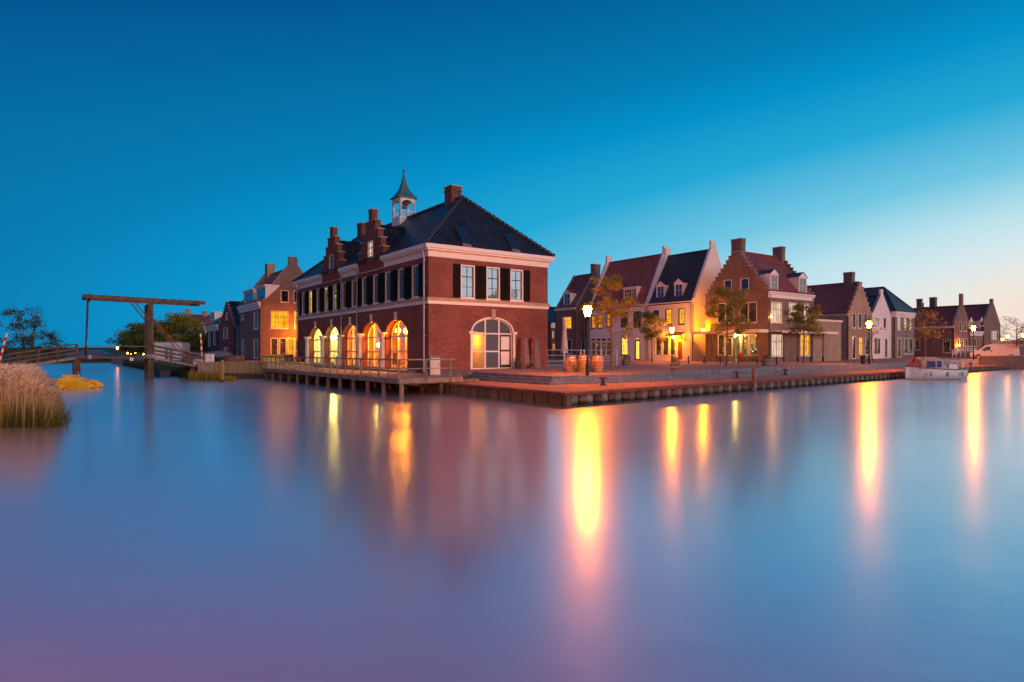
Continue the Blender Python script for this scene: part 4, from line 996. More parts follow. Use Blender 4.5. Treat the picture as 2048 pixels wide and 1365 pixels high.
# small things on the white houses
f = FL(cC); a0, a1, z0, z1 = f.rect(1340, 666, 1371, 671)
t = thing('door_canopy', 'sloping dark wooden canopy over the wreathed red door', 'canopy', f.P(a0, 0, z0)); mb = MB()
b0 = [f.P(a0, .02, z1), f.P(a1, .02, z1), f.P(a1, .95, z0-.1), f.P(a0, .95, z0-.1)]; mb.hexa(b0, [p+Vector((0, 0, .1)) for p in b0]); mb.build('roof_slab', 'varnish', t)
for u in (a0+.1, a1-.1): mb = MB(); mb.bar(f.P(u, .02, z0-.75), f.P(u, .8, z0), .07); mb.bar(f.P(u, .05, z0-.8), f.P(u, .05, z1-.05), .07); mb.build('bracket', 'varnish', t)
a0, a1, z0, z1 = f.rect(1357.5, 685, 1363.5, 692)
t = thing('wreath', 'round pale wreath hanging on the red door', 'wreath', f.P(a0, .0, z0)); mb = MB(); um, zm = (a0+a1)/2, (z0+z1)/2
mb.tube([f.P(um+.16*math.cos(k*math.pi/8), -.07, zm+.16*math.sin(k*math.pi/8)) for k in range(17)], .035, 6, False); mb.build('ring', 'leaf_bare', t)
f = FL(cB); a0, a1, z0, z1 = f.rect(1247, 668, 1259, 681)
t = thing('hanging_sign', 'small orange lantern shaped sign on a wall bracket above the bright window', 'sign', f.P(a0, .0, z0)); mb = MB()
u = f.u(1260); zb_ = f.z(1258, 666.5)
mb.bar(f.P(u, .02, zb_-.5), f.P(u, .02, zb_+.2), .06); mb.bar(f.P(u, .02, zb_), f.P(u, 1.1, zb_), .05); mb.build('bracket', 'black_metal', t)
p = f.P(u, .9, zb_-.12); mb = MB(); mb.lathe(p, [(.02, 0), (.2, -.15), (.24, -.3), (.2, -.6), (.05, -.78)], 8); mb.build('board', 'canvas_red', t)

# ------------------------------------------------------------ deck on piles along the hall
t = thing('timber_deck', 'long timber deck on piles with a railing in front of the lit arches', 'deck', gp(-6.46, -5.05, .83))
dp = [gp(-6.46, -5.05), gp(-6.46, -1.4), gp(-3.0, .68), gp(-.02, .68), gp(-.02, -.02), gp(19.5, -.02), gp(19.5, -5.05)]
mb = MB(); i_ = geometry.tessellate_polygon([[Vector((p.x, p.y, 0)) for p in dp]]); mb.tris([V3(p, .845) for p in dp], i_)
for a, b in zip(dp, dp[1:]+dp[:1]): mb.face([V3(a, .845), V3(b, .845), V3(b, .76), V3(a, .76)])
mb.build('planking', 'deck_wood', t)
fd = FL(C0, 0, -5.05); fd = Fr(gp(0, -5.05).xy, DL, -DR); fe = Fr(gp(-6.46, 0).xy, DR, -DL)
mb = MB(); mb.fbox(fd, -6.5, 19.5, -.04, .05, .58, .84); mb.build('edge_beam', 'wood_grey', t)
mb = MB(); mb.fbox(fe, -5.1, -1.4, -.04, .05, .6, .842); mb.build('edge_beam', 'wood_grey', t)
for k in range(13):
    L_ = -6.3+2.12*k
    if L_ > 19.4: break
    mb = MB(); mb.bar(gp(L_, -5.0, .64), gp(L_, -.3, .64), .16, .2); mb.build('cross_beam', 'wood_pile', t)
    for Rr in (-4.9, -2.6):
        mb = MB(); mb.tube([gp(L_, Rr, -.9), gp(L_, Rr, .56)], .12, 9); mb.build('pile', 'wood_pile' if Rr > -4 else 'wood_grey', t)
for k in range(22):
    L_ = -6.4+1.23*k; mb = MB(); p = gp(L_, -5.08); mb.bar(V3(p, .62), V3(p, 1.78), .075, .075); mb.build('railing_post', 'wood_grey', t)
for Rr in (-3.6, -2.15): mb = MB(); p = gp(-6.5, Rr); mb.bar(V3(p, .62), V3(p, 1.78), .085, .085); mb.build('railing_post', 'wood_grey', t)
for z, s_ in ((1.8, .09), (1.34, .06)):
    mb = MB(); mb.bar(gp(-6.5, -5.08, z), gp(19.6, -5.08, z), s_*1.3, s_*.8); mb.bar(gp(-6.52, -5.1, z+.003), gp(-6.52, -1.9, z+.003), s_*1.3, s_*.8); mb.build('rail', 'wood_grey', t)
a, b = gp(19.6, -5.05), gp(27.0, -.35); fs = Fr(a.xy, (b-a).xy.normalized(), Vector(((b-a).y, -(b-a).x)).normalized()); l_ = (b-a).length
t = thing('plank_screen', 'pale upright plank screen at the far end of the deck', 'fence', V3(a, .8)); mb = MB(); mb.fbox(fs, 0, l_, -.05, .0, .7, 1.86); mb.build('boards', 'fence_wood', t)
mb = MB(); mb.fbox(fs, -.05, l_, -.08, .05, 1.86, 1.94); mb.build('coping', 'wood_grey', t)
a, b = gp(19.6, -4.75), at(396, 52.3); dd = (b-a).xy.normalized(); nn = Vector((-dd.y, dd.x)); nn = nn if nn.dot(-a.xy) > 0 else -nn; fs = Fr(a.xy, dd, nn); l_ = (b.xy-a.xy).length
t = thing('plank_wall', 'yellowish plank retaining wall between the deck and the drawbridge', 'retaining wall', V3(a, .2)); um = fs.u(421)
mb = MB(); mb.fbox(fs, 0, um, -.08, .0, .42, 1.3); mb.build('boards', 'fence_wood', t)
mb = MB(); mb.fbox(fs, um+.01, l_, -.08, .02, .5, 1.34); mb.build('boards', 'wood_grey', t)
mb = MB(); mb.fbox(fs, -.05, um, -.12, .05, 1.3, 1.38); mb.build('rail', 'wood_grey', t)
mb = MB(); mb.fbox(fs, 0, l_, .3, .42, -.5, .36); mb.build('lower_beam', 'pile_dark', t)
mb = MB()
for k in range(9):
    u = l_*k/9; mb.hexa([fs.P(u, .4, -.3), fs.P(u+l_/9, .4, -.3), fs.P(u+l_/9, 1.4, -.3), fs.P(u, 1.4, -.3)], [fs.P(u, .3, .35), fs.P(u+l_/9, .3, .35), fs.P(u+l_/9, .5, .2), fs.P(u, .5, .2)])
structure(mb.build('bank', 'soil'))
p = at(444.5, 46.5); t = thing('mooring_post', 'thick yellowish wooden mooring post in the water before the plank wall', 'mooring post', V3(p, 0))
mb = MB(); mb.tube([V3(p, -1), V3(p, 1.6)], [.11, .1], 10); mb.build('post', 'fence_wood', t); mb = MB(); mb.lathe((p.x, p.y, -.05), [(.17, 0), (.17, .18), (.12, .22)], 10); mb.build('collar', 'pile_dark', t)
p = Q0+QD*(((lambda a: (a*Q0.y-Q0.x)/(QD.x-a*QD.y))((1497.5-CX)/FPX)))+nq*.3
t = thing('mooring_post', 'slim square mooring post against the quay wall, left part of it reddish', 'mooring post', V3(p, 0)); mb = MB(); mb.box(p, .15, .15, -.8, 1.3, .73); mb.build('post', 'wood_grey', t)
mb = MB(); mb.box(p-QD*.1, .06, .13, .3, 1.28, .73); mb.build('plate', 'rust', t)

# ------------------------------------------------------------ drawbridge
TB = gp(22.76, -12.9)
def bp(s, w_, z): p = TB.xy - DR*s + DL*w_; return Vector((p.x, p.y, z))      # s: towards the left bank, w: depth across the bridge
t = thing('drawbridge', 'wooden drawbridge with tall posts and a long balance beam across the channel', 'bridge', bp(0, 1.2, 0))
for w_ in (0, 2.5):
    mb = MB(); mb.bar(bp(0, w_, -1), bp(0, w_, 6.05), .30, .30); mb.build('tower_post', 'wood_beam', t)
    mb = MB(); mb.bar(bp(-.05, w_, 1.7), bp(-.05, w_, 2.0), .46, .46); mb.build('iron_shoe', 'zinc', t)
    mb = MB(); mb.bar(bp(4.45, w_+.1, 6.46), bp(-4.0, w_+.1, 6.3), .22, .29); mb.build('balance_beam', 'wood_beam', t)
    mb = MB(); mb.bar(bp(4.15, w_+.1, 6.5), bp(4.3, w_+.1, 1.95), .05); mb.bar(bp(4.08, w_+.1, 6.65), bp(4.08, w_+.1, 6.1), .1); mb.build('hoist_rod', 'black_metal', t)
    mb = MB(); mb.bar(bp(.1, w_, 4.75), bp(1.15, w_, 6.2), .09); mb.build('strut', 'wood_beam', t)
    mb = MB(); mb.bar(bp(-.15, w_, 4.9+w_*.1), bp(-2.85, w_, 1.55), .07); mb.build('back_stay', 'rust', t)
    mb = MB(); mb.bar(bp(4.9, w_, -.8), bp(4.9, w_, 1.65), .34, .34); mb.build('pier_post', 'wood_beam', t)
    mb = MB(); mb.bar(bp(-3.1, w_, -.8), bp(-3.1, w_, 1.0), .34, .34); mb.build('pier_post', 'pile_dark', t)
mb = MB(); mb.bar(bp(0, -.2, 5.95), bp(0, 2.7, 5.95), .3, .25); mb.build('tie_beam', 'wood_beam', t)
mb = MB(); mb.bar(bp(4.4, -.1, 6.46), bp(4.4, 2.8, 6.46), .2, .3); mb.build('tie_beam', 'wood_beam', t)
mb = MB(); mb.bar(bp(-3.5, -.1, 6.32), bp(-3.5, 2.8, 6.32), .3, .3); mb.build('tie_beam', 'wood_beam', t)
def slab(s0, z0, s1, z1, th, name, m_, wa=-.1, wb=2.6):
    mb = MB(); b_ = [bp(s0, wa, z0-th), bp(s1, wa, z1-th), bp(s1, wb, z1-th), bp(s0, wb, z0-th)]; mb.hexa(b_, [p+Vector((0, 0, th)) for p in b_]); return mb.build(name, m_, t)
slab(.2, 1.78, 4.85, 1.86, .16, 'deck', 'wood_beam'); slab(4.86, 1.84, 9.6, .95, .18, 'ramp', 'wood_grey'); slab(-.2, 1.75, -3.9, .98, .16, 'ramp', 'wood_grey')
mb = MB()
for k in range(24): mb.bar(bp(.3+k*.19, -.14, 1.66), bp(.3+k*.19, -.14, 1.8), .07)
mb.build('deck_joists', 'wood_pile', t)
for w_ in (-.08, 2.58):
    for s0, z0, s1, z1, n_ in ((4.9, 1.84, 9.6, .95, 4), (-.2, 1.75, -3.9, .98, 3)):
        for k in range(n_+1):
            q = k/n_; s_, z = s0+(s1-s0)*q, z0+(z1-z0)*q; mb = MB(); mb.bar(bp(s_, w_, z-.25), bp(s_, w_, z+.98), .10, .10); mb.build('railing_post', 'wood_beam', t)
        for dz in (.95, .6, .3): mb = MB(); mb.bar(bp(s0, w_-.06, z0+dz), bp(s1, w_-.06, z1+dz), .05, .1); mb.build('rail', 'wood_beam', t)
    mb = MB(); mb.bar(bp(.15, w_, 2.62), bp(4.9, w_, 2.68), .05, .06); mb.build('rail', 'wood_pile', t)
mb = MB(); mb.lathe(bp(4.1, -.3, 1.62), [(.03, 0), (.13, .04), (.16, .18), (.1, .32), (.03, .36)], 10); mb.build('counterweight', 'galvanised', t)
p = bp(1.35, -.3, 1.7); t2 = thing('navigation_sign', 'small white square plate hung under the drawbridge deck', 'sign', p); mb = MB(); f = Fr(p.xy, -DR, -DL); mb.fbox(f, -.12, .12, 0, .03, 1.5, 1.74); mb.build('plate', 'white_paint', t2)
mb = MB(); mb.fbox(f, -.04, .04, .032, .036, 1.58, 1.66); mb.build('mark', 'plaster_blue', t2)
def barrier(px, D, y0, y1, lean, label):
    a = at(px, D); z1 = EYE+(HY-y0)/FPX*D; z0 = EYE+(HY-y1)/FPX*D; t_ = thing('barrier_pole', label, 'barrier', V3(a, z0), 'raised barrier poles at the drawbridge'); n_ = 8
    for k in range(n_):
        q0, q1 = k/n_, (k+1)/n_; mb = MB(); mb.tube([(a.x+lean*q0, a.y, z0+(z1-z0)*q0), (a.x+lean*q1, a.y, z0+(z1-z0)*q1)], .075, 8); mb.build('stripe', ('red_paint', 'white_paint')[k % 2], t_)
    mb = MB(); mb.box((a.x-.25, a.y), .8, .4, z0-.55, z0+.0, 0); mb.build('base', 'white_paint', t_)
barrier(404, 54, 668, 719, -.12, 'upright red and white barrier pole right of the drawbridge'); barrier(-2, 44, 667, 728, .55, 'leaning red and white barrier pole at the left edge')

# ------------------------------------------------------------ street lamps
def street_lamp(p, zc, label, r_=.21, glass='lamp_glass', z0=None, group='street lamps along the quay and streets'):
    z0 = gzz(p.x, p.y) if z0 is None else z0; t_ = thing('street_lamp', label, 'street lamp', V3(p, z0), group)
    mb = MB(); mb.lathe((p.x, p.y, z0), [(.10, 0), (.10, .55), (.085, .62), (.055, .7), (.05, 1.4), (.04, zc-z0-.5), (.07, zc-z0-.42), (.04, zc-z0-.36)], 10); mb.build('pole', 'black_metal', t_)
    mb = MB(); mb.lathe((p.x, p.y, zc), [(.03, -.37), (r_*.55, -.34), (r_*.62, -.3)], 10); mb.build('lantern_base', 'black_metal', t_)
    mb = MB(); mb.lathe((p.x, p.y, zc), [(r_*.6, -.29), (r_*.9, -.05), (r_*1.05, .12), (r_*.75, .24)], 12); mb.build('lantern_glass', glass, t_, True)
    mb = MB(); mb.lathe((p.x, p.y, zc), [(r_*1.1, .25), (r_*.8, .31), (r_*.3, .37), (.03, .42), (.02, .5)], 10); mb.build('cap', 'black_metal', t_)
    return t_
street_lamp(at(1175, 33.8), 4.38, 'tallest street lamp, beside the wooden barrels on the plaza')
street_lamp(at(1344, 66), 4.45, 'street lamp in front of the white house with the red door')
street_lamp(at(1738, 56), 4.62, 'street lamp in front of the small white house, beside a dark bin')
street_lamp(at(1947, 78), 5.1, 'street lamp in front of the parked white van')
street_lamp(at(2015, 94), 4.5, 'upper of two distant street lamps above the van roof', glass='lamp_far'); street_lamp(at(2005, 120), 4.5, 'lower of two distant street lamps above the van roof', glass='lamp_far')
street_lamp(at(2047, 88), 4.5, 'street lamp cut by the right edge, beside the bare tree', glass='lamp_far')
street_lamp(gp(33.0, 3.2), 4.4, 'street lamp hidden behind the far end of the brick hall', z0=1.2)
street_lamp(at(235, 150), 3.05, 'distant street lamp left of the drawbridge tower', .26, 'lamp_far', z0=.6)
street_lamp(Vector((-5.0, -1.9, 0)), 3.7, 'street lamp on the quay behind the photographer', .21, 'lamp_near', z0=.62)
street_lamp(Vector((-17.0, 11.5, 0)), 4.2, 'street lamp on the left shore lighting the reeds', .21, 'lamp_shore', z0=.3)
for k, (px, y) in enumerate([(255, 707), (263, 708), (270, 706), (287, 709)]):
    D = 160; p = at(px, D); z = EYE+(HY-y)/FPX*D; t_ = thing('car_park_lamp', f'{["leftmost", "second", "third", "rightmost and brightest"][k]} of four small orange lights on the far bank', 'lamp', V3(p, .9), 'small lights on the far bank')
    mb = MB(); mb.lathe((p.x, p.y, z), [(.02, -.2), (.2, -.05), (.2, .1), (.02, .2)], 8); mb.build('lamp_globe', 'lamp_far', t_)
    mb = MB(); mb.tube([(p.x, p.y, .8), (p.x, p.y, z-.15)], .04, 6); mb.build('pole', 'black_metal', t_)
def wall_lamp(p, label, r_=.13, m_='bulb_strong', nrm=None):
    t_ = thing('wall_lamp', label, 'lamp', p, 'lamps fixed on house fronts'); mb = MB(); mb.lathe(p, [(.02, -r_), (r_*.8, -r_*.6), (r_, 0), (r_*.8, r_*.6), (.02, r_)], 10); mb.build('lamp_globe', m_, t_)
    mb = MB(); q = V3(p)-nrm; mb.bar(V3(p, p.z+r_), V3(q, p.z+r_), .04); mb.build('bracket', 'black_metal', t_)
f = FL(cC); wall_lamp(f.P(f.u(1351), .45, f.z(1351, 675)), 'orange wall lamp under the canopy beside the red door', nrm=V3(-DR*.45))
f = FRt(cC, -2.2, 4.6); wall_lamp(f.P(f.u(1401), .35, f.z(1401, 661)), 'round yellow lamp under the white balcony', .16, nrm=V3(-DL*.35))
f = FL(cD); wall_lamp(f.P(f.u(1475), .5, f.z(1475, 672)), 'oval pale lamp above the cafe door', .14, 'bulb_pale', nrm=V3(-DR*.5))
f = FRt(cD); wall_lamp(f.P(.12, .3, f.z(1538, 634)), 'small wall lantern at the corner of the stepped gable house', .09, 'bulb_small', nrm=V3(-DL*.3))
f = FRt(cI); wall_lamp(f.P(1.2, .3, f.z(1915, 691)), 'tiny door lamp on the slender gable house behind the boat', .1, 'bulb_warm', nrm=V3(-DL*.3))
# ------------------------------------------------------------ trees
def leafblob(vs, fs, c, rx, rz, n_, size, rnd, droop=0.0):
    for _ in range(n_):
        while True:
            q = Vector((rnd.uniform(-1, 1), rnd.uniform(-1, 1), rnd.uniform(-1, 1)))
            if q.length < 1: break
        p = Vector((c[0]+q.x*rx, c[1]+q.y*rx, c[2]+q.z*rz)); s_ = size*rnd.uniform(.6, 1.4)
        a = Vector((rnd.gauss(0, 1), rnd.gauss(0, 1), rnd.gauss(0, .6)-droop)).normalized(); b = a.cross(Vector((rnd.gauss(0, 1), rnd.gauss(0, 1), rnd.gauss(0, 1)))).normalized()
        i = len(vs); vs += [tuple(p-a*s_), tuple(p+b*s_*.45), tuple(p+a*s_), tuple(p-b*s_*.45)]; fs.append((i, i+1, i+2, i+3))
def tree(name, label, base, h, trunk, rx, seed, leaves=2600, size=.09, mat_='leaf_spring', bark='bark', tr=.08, gap=.5, group=None, lean=(0, 0), stems=1, droop=0, cat='tree'):
    rnd = random.Random(seed); t_ = thing(name, label, cat, base, group); mb = MB(); cl = []
    for st in range(stems):
        b = V3(base)+Vector((rnd.uniform(-.3, .3), rnd.uniform(-.3, .3), 0))*(stems > 1)
        top = b+Vector((lean[0]+rnd.uniform(-.2, .2)*(1+stems), lean[1], h*.92)); fk = b.lerp(top, trunk/h)
        n_ = 7; spine = [b.lerp(top, k/n_)+Vector((rnd.uniform(-.06, .06), rnd.uniform(-.06, .06), 0))*(k > 0) for k in range(n_+1)]
        mb.tube(spine, [tr*(1-.85*k/n_) for k in range(n_+1)], 8)
        nb = 13 if stems == 1 else 8
        for k in range(nb):
            q = (k+.5)/nb; zc = trunk/h+(1-trunk/h)*q*.9; a = b.lerp(top, zc); ang = k*2.4+rnd.uniform(-.4, .4)
            r_ = rx*(.45+.75*math.sin(math.pi*min(1, q*.75+.22)))*rnd.uniform(.65, 1.1); rise = (h-trunk)*rnd.uniform(.08, .22)
            e_ = a+Vector((math.cos(ang)*r_, math.sin(ang)*r_, rise)); m_ = a.lerp(e_, .5)+Vector((0, 0, .12*rise))
            mb.tube([a, m_, e_], [tr*.42*(1-q*.5), tr*.25*(1-q*.5), tr*.08], 5)
            for j in range(3):
                f_ = rnd.uniform(.35, .95); s0 = a.lerp(e_, f_); e2 = s0+Vector((rnd.uniform(-1, 1), rnd.uniform(-1, 1), rnd.uniform(.0, .9)))*rx*.38
                mb.tube([s0, e2], [tr*.14, tr*.04], 4); cl.append(e2)
            cl.append(e_)
        cl.append(top)
    mb.build('trunk', bark, t_)
    vs, fs = [], []; rnd.shuffle(cl); keep = cl[:max(3, int(len(cl)*(1-gap*.35)))]
    for c in keep:
        k = rnd.uniform(.5, 1.5); rr = rx*rnd.uniform(.22, .42); leafblob(vs, fs, c, rr, rr*.75, int(leaves/len(keep)*k), size, rnd, droop)
    mb = MB(); mb.v, mb.f = vs, fs; mb.build('crown', mat_, t_)
    return t_
G = 'young trees on the plaza'
tree('plaza_tree', 'young plaza tree lit orange by the nearest street lamp, beside the barrels', ong(1224, 40.5), 6.0, 2.3, 1.25, 3, 5200, .062, group=G, tr=.10)
tree('plaza_tree', 'small slim plaza tree in front of the wide white house', ong(1304, 66), 5.2, 2.0, 1.35, 4, 4200, .085, 'leaf_green', group=G)
tree('plaza_tree', 'tallest plaza tree, before the cafe front of the stepped gable house', ong(1452, 48.5), 6.1, 2.5, 1.4, 5, 6500, .068, group=G)
tree('plaza_tree', 'plaza tree before the veranda side of the stepped gable house', ong(1607, 57), 5.5, 2.5, 1.4, 6, 5200, .075, 'leaf_green', group=G)
tree('plaza_tree', 'thin nearly bare sapling behind the lamp at the small white house', ong(1746, 66), 5.1, 2.2, .75, 8, 330, .07, group=G, tr=.06)
tree('plaza_tree', 'sparse young tree in front of the long brick house', ong(1852, 84), 6.4, 2.6, 2.2, 9, 900, .12, group=G, tr=.07)
tree('bare_tree', 'bare orange lit tree at the right edge behind the van', at(2033, 84, 1.4), 5.2, 1.0, 2.2, 10, 1500, .07, 'leaf_bare', tr=.12)
tree('bare_tree', 'low bare bush tree at the right edge, behind the parked cars', at(2056, 78, 1.4), 4.0, .6, 2.0, 20, 900, .07, 'leaf_bare', tr=.1)
tree('shore_tree', 'tall loose tree left of the drawbridge, moved by wind', at(56, 62, 1.0), 5.5, .6, 1.5, 11, 3200, .09, 'leaf_dark', gap=.9, stems=4, tr=.09)
tree('shore_tree', 'low spreading bush right of the tall windblown tree', at(96, 64, 1.0), 3.0, .4, 1.3, 12, 1400, .09, 'leaf_dark', gap=1.0, stems=3, tr=.06)
tree('shore_tree', 'low dark bush left of the tall windblown tree', at(18, 61, 1.0), 2.4, .4, 1.0, 22, 600, .11, 'leaf_dark', gap=1.0, stems=2, tr=.05)
for k, (px, D, h, rx, lb) in enumerate([(266, 120, 4.4, 2.8, 'leftmost low willow behind the drawbridge'), (298, 112, 5.6, 3.3, 'willow just behind the drawbridge tower posts'), (335, 108, 6.0, 3.5, 'broad willow right of the drawbridge tower'), (362, 105, 7.0, 2.9, 'tallest willow, before the distant brown house'), (392, 100, 3.6, 2.2, 'low round bush before the red roofed distant house')]):
    tree('willow_tree', lb, at(px, D, 1.1), h, .8, rx, 30+k, 7000, .17, 'leaf_green' if k != 3 else 'leaf_spring', gap=.2, stems=3, tr=.14, group='willows on the far bank', droop=.6)

# reeds: nobody could count them
rnd = random.Random(5); mb = MB()
def reed(x, y, h, lx, ly, w_):
    v0 = Vector((x, y, -.05)); n_ = 4; d_ = Vector((rnd.gauss(0, 1), rnd.gauss(0, 1), 0)).normalized()*w_
    pts = [v0+Vector((lx*(k/n_)**2, ly*(k/n_)**2, h*k/n_)) for k in range(n_+1)]; i = len(mb.v)
    for k, p in enumerate(pts): ww = d_*(1-.8*k/n_); mb.v += [tuple(p-ww), tuple(p+ww)]
    for k in range(n_): mb.f.append((i+2*k, i+2*k+1, i+2*k+3, i+2*k+2))
    return pts[-1], pts[-2]
for _ in range(9000):
    D = rnd.uniform(18.4, 22.5); px = rnd.triangular(-120, 142, 40) if rnd.random() < .5 else rnd.uniform(-140, 118)
    x = (px-CX)/FPX*D; edge_ = max(0, min(1, (135-px)/75)); h = rnd.uniform(.8, 1.2)*(1.1+.42*edge_ if px < 60 else 1.05*edge_+.42)
    h *= (1.0 if rnd.random() < .7 else .55); tip, pre = reed(x, D, h, rnd.gauss(.12, .14), rnd.gauss(0, .1), rnd.uniform(.006, .013))
    if h > 1.0 and rnd.random() < .8:
        for j in range(3):
            q = pre.lerp(tip, rnd.uniform(.4, 1)); e_ = q+Vector((rnd.gauss(.08, .05), rnd.gauss(0, .05), rnd.uniform(.02, .14))); s_ = Vector((rnd.gauss(0, 1), rnd.gauss(0, 1), 0)).normalized()*.018
            i = len(mb.v); mb.v += [tuple(q-s_), tuple(q+s_), tuple(e_+s_*.3), tuple(e_-s_*.3)]; mb.f.append((i, i+1, i+2, i+3))
tag(mb.build('reeds', 'reed'), 'dense pale plumed reeds standing in the water at the left edge', 'reeds', kind='stuff')
mb = MB()
for _ in range(1500):
    px = rnd.uniform(378, 470); D = rnd.uniform(47.3, 49.5)+(450-px)*.02; x = (px-CX)/FPX*D; reed(x, D, rnd.uniform(.25, .75)*(1.1 if px < 445 else .6), rnd.gauss(0, .12), 0, .02)
tag(mb.build('bank_grass', 'leaf_spring'), 'yellow green marsh grass below the plank wall beside the drawbridge', 'grass', kind='stuff')
mb = MB()
for _ in range(2500):
    k = rnd.random(); p = gp(24+k*60, -9.6-rnd.random()*.8); reed(p.x, p.y, rnd.uniform(.5, 1.1), rnd.gauss(0, .2), 0, .05)
tag(mb.build('bank_reeds', 'leaf_dark'), 'dark reeds along the bank behind the drawbridge', 'reeds', kind='stuff')

# ------------------------------------------------------------ plaza furniture
def barrel_shape(p, r_, h, n_=20): return [(r_*.84, 0), (r_*.93, h*.18), (r_, h*.42), (r_, h*.58), (r_*.93, h*.82), (r_*.84, h)]
def barrel(px, D, r_, h, label):
    p = ong(px, D); t_ = thing('wooden_barrel', label, 'barrel', p, 'wooden barrels around the nearest street lamp')
    mb = MB(); mb.lathe(p, barrel_shape(p, r_, h), 22); mb.build('staves', 'barrel_wood', t_, False)
    for z, k in ((.06, .865), (.24, .96), (.72, .96), (.9, .875)):
        mb = MB(); mb.lathe(p, [(r_*k, h*z), (r_*k+.012, h*z+.005), (r_*(k+(.02 if z < .5 else -.02))+.012, h*z+.05), (r_*k, h*z+.055)], 22); mb.build('hoop', 'galvanised', t_)
    mb = MB(); mb.lathe(p, [(r_*.9, h), (r_*.9, h+.045)], 22); mb.build('lid', 'barrel_wood', t_)
barrel(1141, 38.6, .38, .92, 'leftmost wooden barrel, left of the nearest street lamp'); barrel(1167, 39.2, .42, .96, 'middle wooden barrel directly left of the lamp pole'); barrel(1195, 38.8, .40, .94, 'right wooden barrel, right of the nearest lamp pole')
for px, lb in ((1152, 'left'), (1184, 'right')):
    p = ong(px, 38.0); t_ = thing('rack_stand', f'{lb} dark splayed stand between the wooden barrels', 'stand', p, 'dark stands between the barrels')
    for a, b in ((-.33, .62), (-.12, .5), (.12, .5), (.35, .66)): mb = MB(); mb.tube([p+Vector((a*.25, 0, 0)), p+Vector((a*.4, 0, .35)), p+Vector((a*1.25, 0, b+.12))], [.035, .03, .02], 6); mb.build('leg', 'dark_paint', t_)
def planter(px, D, r_, h, label, kind='barrel_planter', m_='wood_grey', plant='leaf_green', ph=.25):
    p = ong(px, D); t_ = thing(kind, label, 'planter', p, 'planters on the plaza')
    mb = MB(); mb.lathe(p, [(r_*.78, 0), (r_*.9, h*.4), (r_, h*.8), (r_, h), (r_*.9, h), (r_*.88, h-.04)], 18); mb.build('tub', m_, t_)
    if m_ == 'wood_grey':
        for z in (.15, .62): mb = MB(); mb.lathe(p, [(r_*(.82+.2*z), h*z), (r_*(.82+.2*z)+.02, h*z), (r_*(.84+.2*z)+.02, h*z+.05), (r_*(.84+.2*z), h*z+.05)], 18); mb.build('hoop', 'black_metal', t_)
    vs, fs = [], []; r2 = random.Random(px); leafblob(vs, fs, (p.x, p.y, p.z+h+ph*.35), r_*.8, ph, 260, .05, r2); mb = MB(); mb.v, mb.f = vs, fs; mb.build('plant', plant, t_)
planter(1251, 52.5, .30, .46, 'barrel planter with a shrub in front of the bright window'); planter(1350, 40.5, .31, .52, 'barrel planter before the lamp at the red door house')
planter(1531, 49.5, .33, .52, 'barrel planter at the corner of the stepped gable house'); planter(1726.5, 56, .25, .7, 'tall dark round planter beside the lamp at the white gable', 'planter', 'dark_paint', ph=.08)
planter(1036, 43.3, .24, .5, 'potted shrub right of the end window of the hall', 'potted_plant', 'dark_paint', ph=.28); planter(1063, 43.5, .3, .12, 'low spreading plant between the two perforated blocks', 'potted_plant', 'rust', ph=.2)
for k, (px, D, y) in enumerate([(1377, 60, 0), (1408.5, 60, 0), (1441, 58.5, 0), (1476, 58, 0), (1514.5, 56.5, 0), (1553.5, 55.5, 0), (1259, 66, 0)]):
    p = ong(px, D); t_ = thing('bollard', ['slim dark bollard below the wall lamp right of the red door', 'slim dark bollard below the balcony', 'slim dark bollard left of the tall plaza tree', 'slim dark bollard in front of the cafe door', 'slim dark bollard left of the corner barrel planter', 'slim dark bollard before the tall right window of the stepped gable house', 'slim dark bollard before the white house, by the barrel planter'][k], 'bollard', p, 'street bollards along the road')
    mb = MB(); mb.lathe(p, [(.07, 0), (.065, .55)], 10); mb.build('post', 'black_metal', t_); mb = MB(); mb.lathe(p, [(.05, .55), (.075, .57), (.075, .64), (.03, .7)], 10); mb.build('cap', 'black_metal', t_)
for k, (px, D) in enumerate([(1206, 31.2), (1474, 40.2), (1571, 45.5), (1941.5, 70)]):
    p = at(px, D, ZQ); t_ = thing('mooring_bollard', ['mooring bollard near the quay corner, right of the nearest lamp', 'mooring bollard left of the slim post against the quay wall', 'mooring bollard on the quay below the veranda tree', 'mooring bollard on the quay behind the white boat'][k], 'bollard', p, 'mooring bollards on the quay')
    mb = MB(); mb.lathe(p, [(.17, 0), (.16, .04), (.09, .08), (.085, .28)], 12); mb.build('base', 'dark_paint', t_); mb = MB(); mb.lathe(p, [(.085, .28), (.19, .32), (.2, .38), (.14, .43)], 12); mb.build('head', 'door_red', t_)
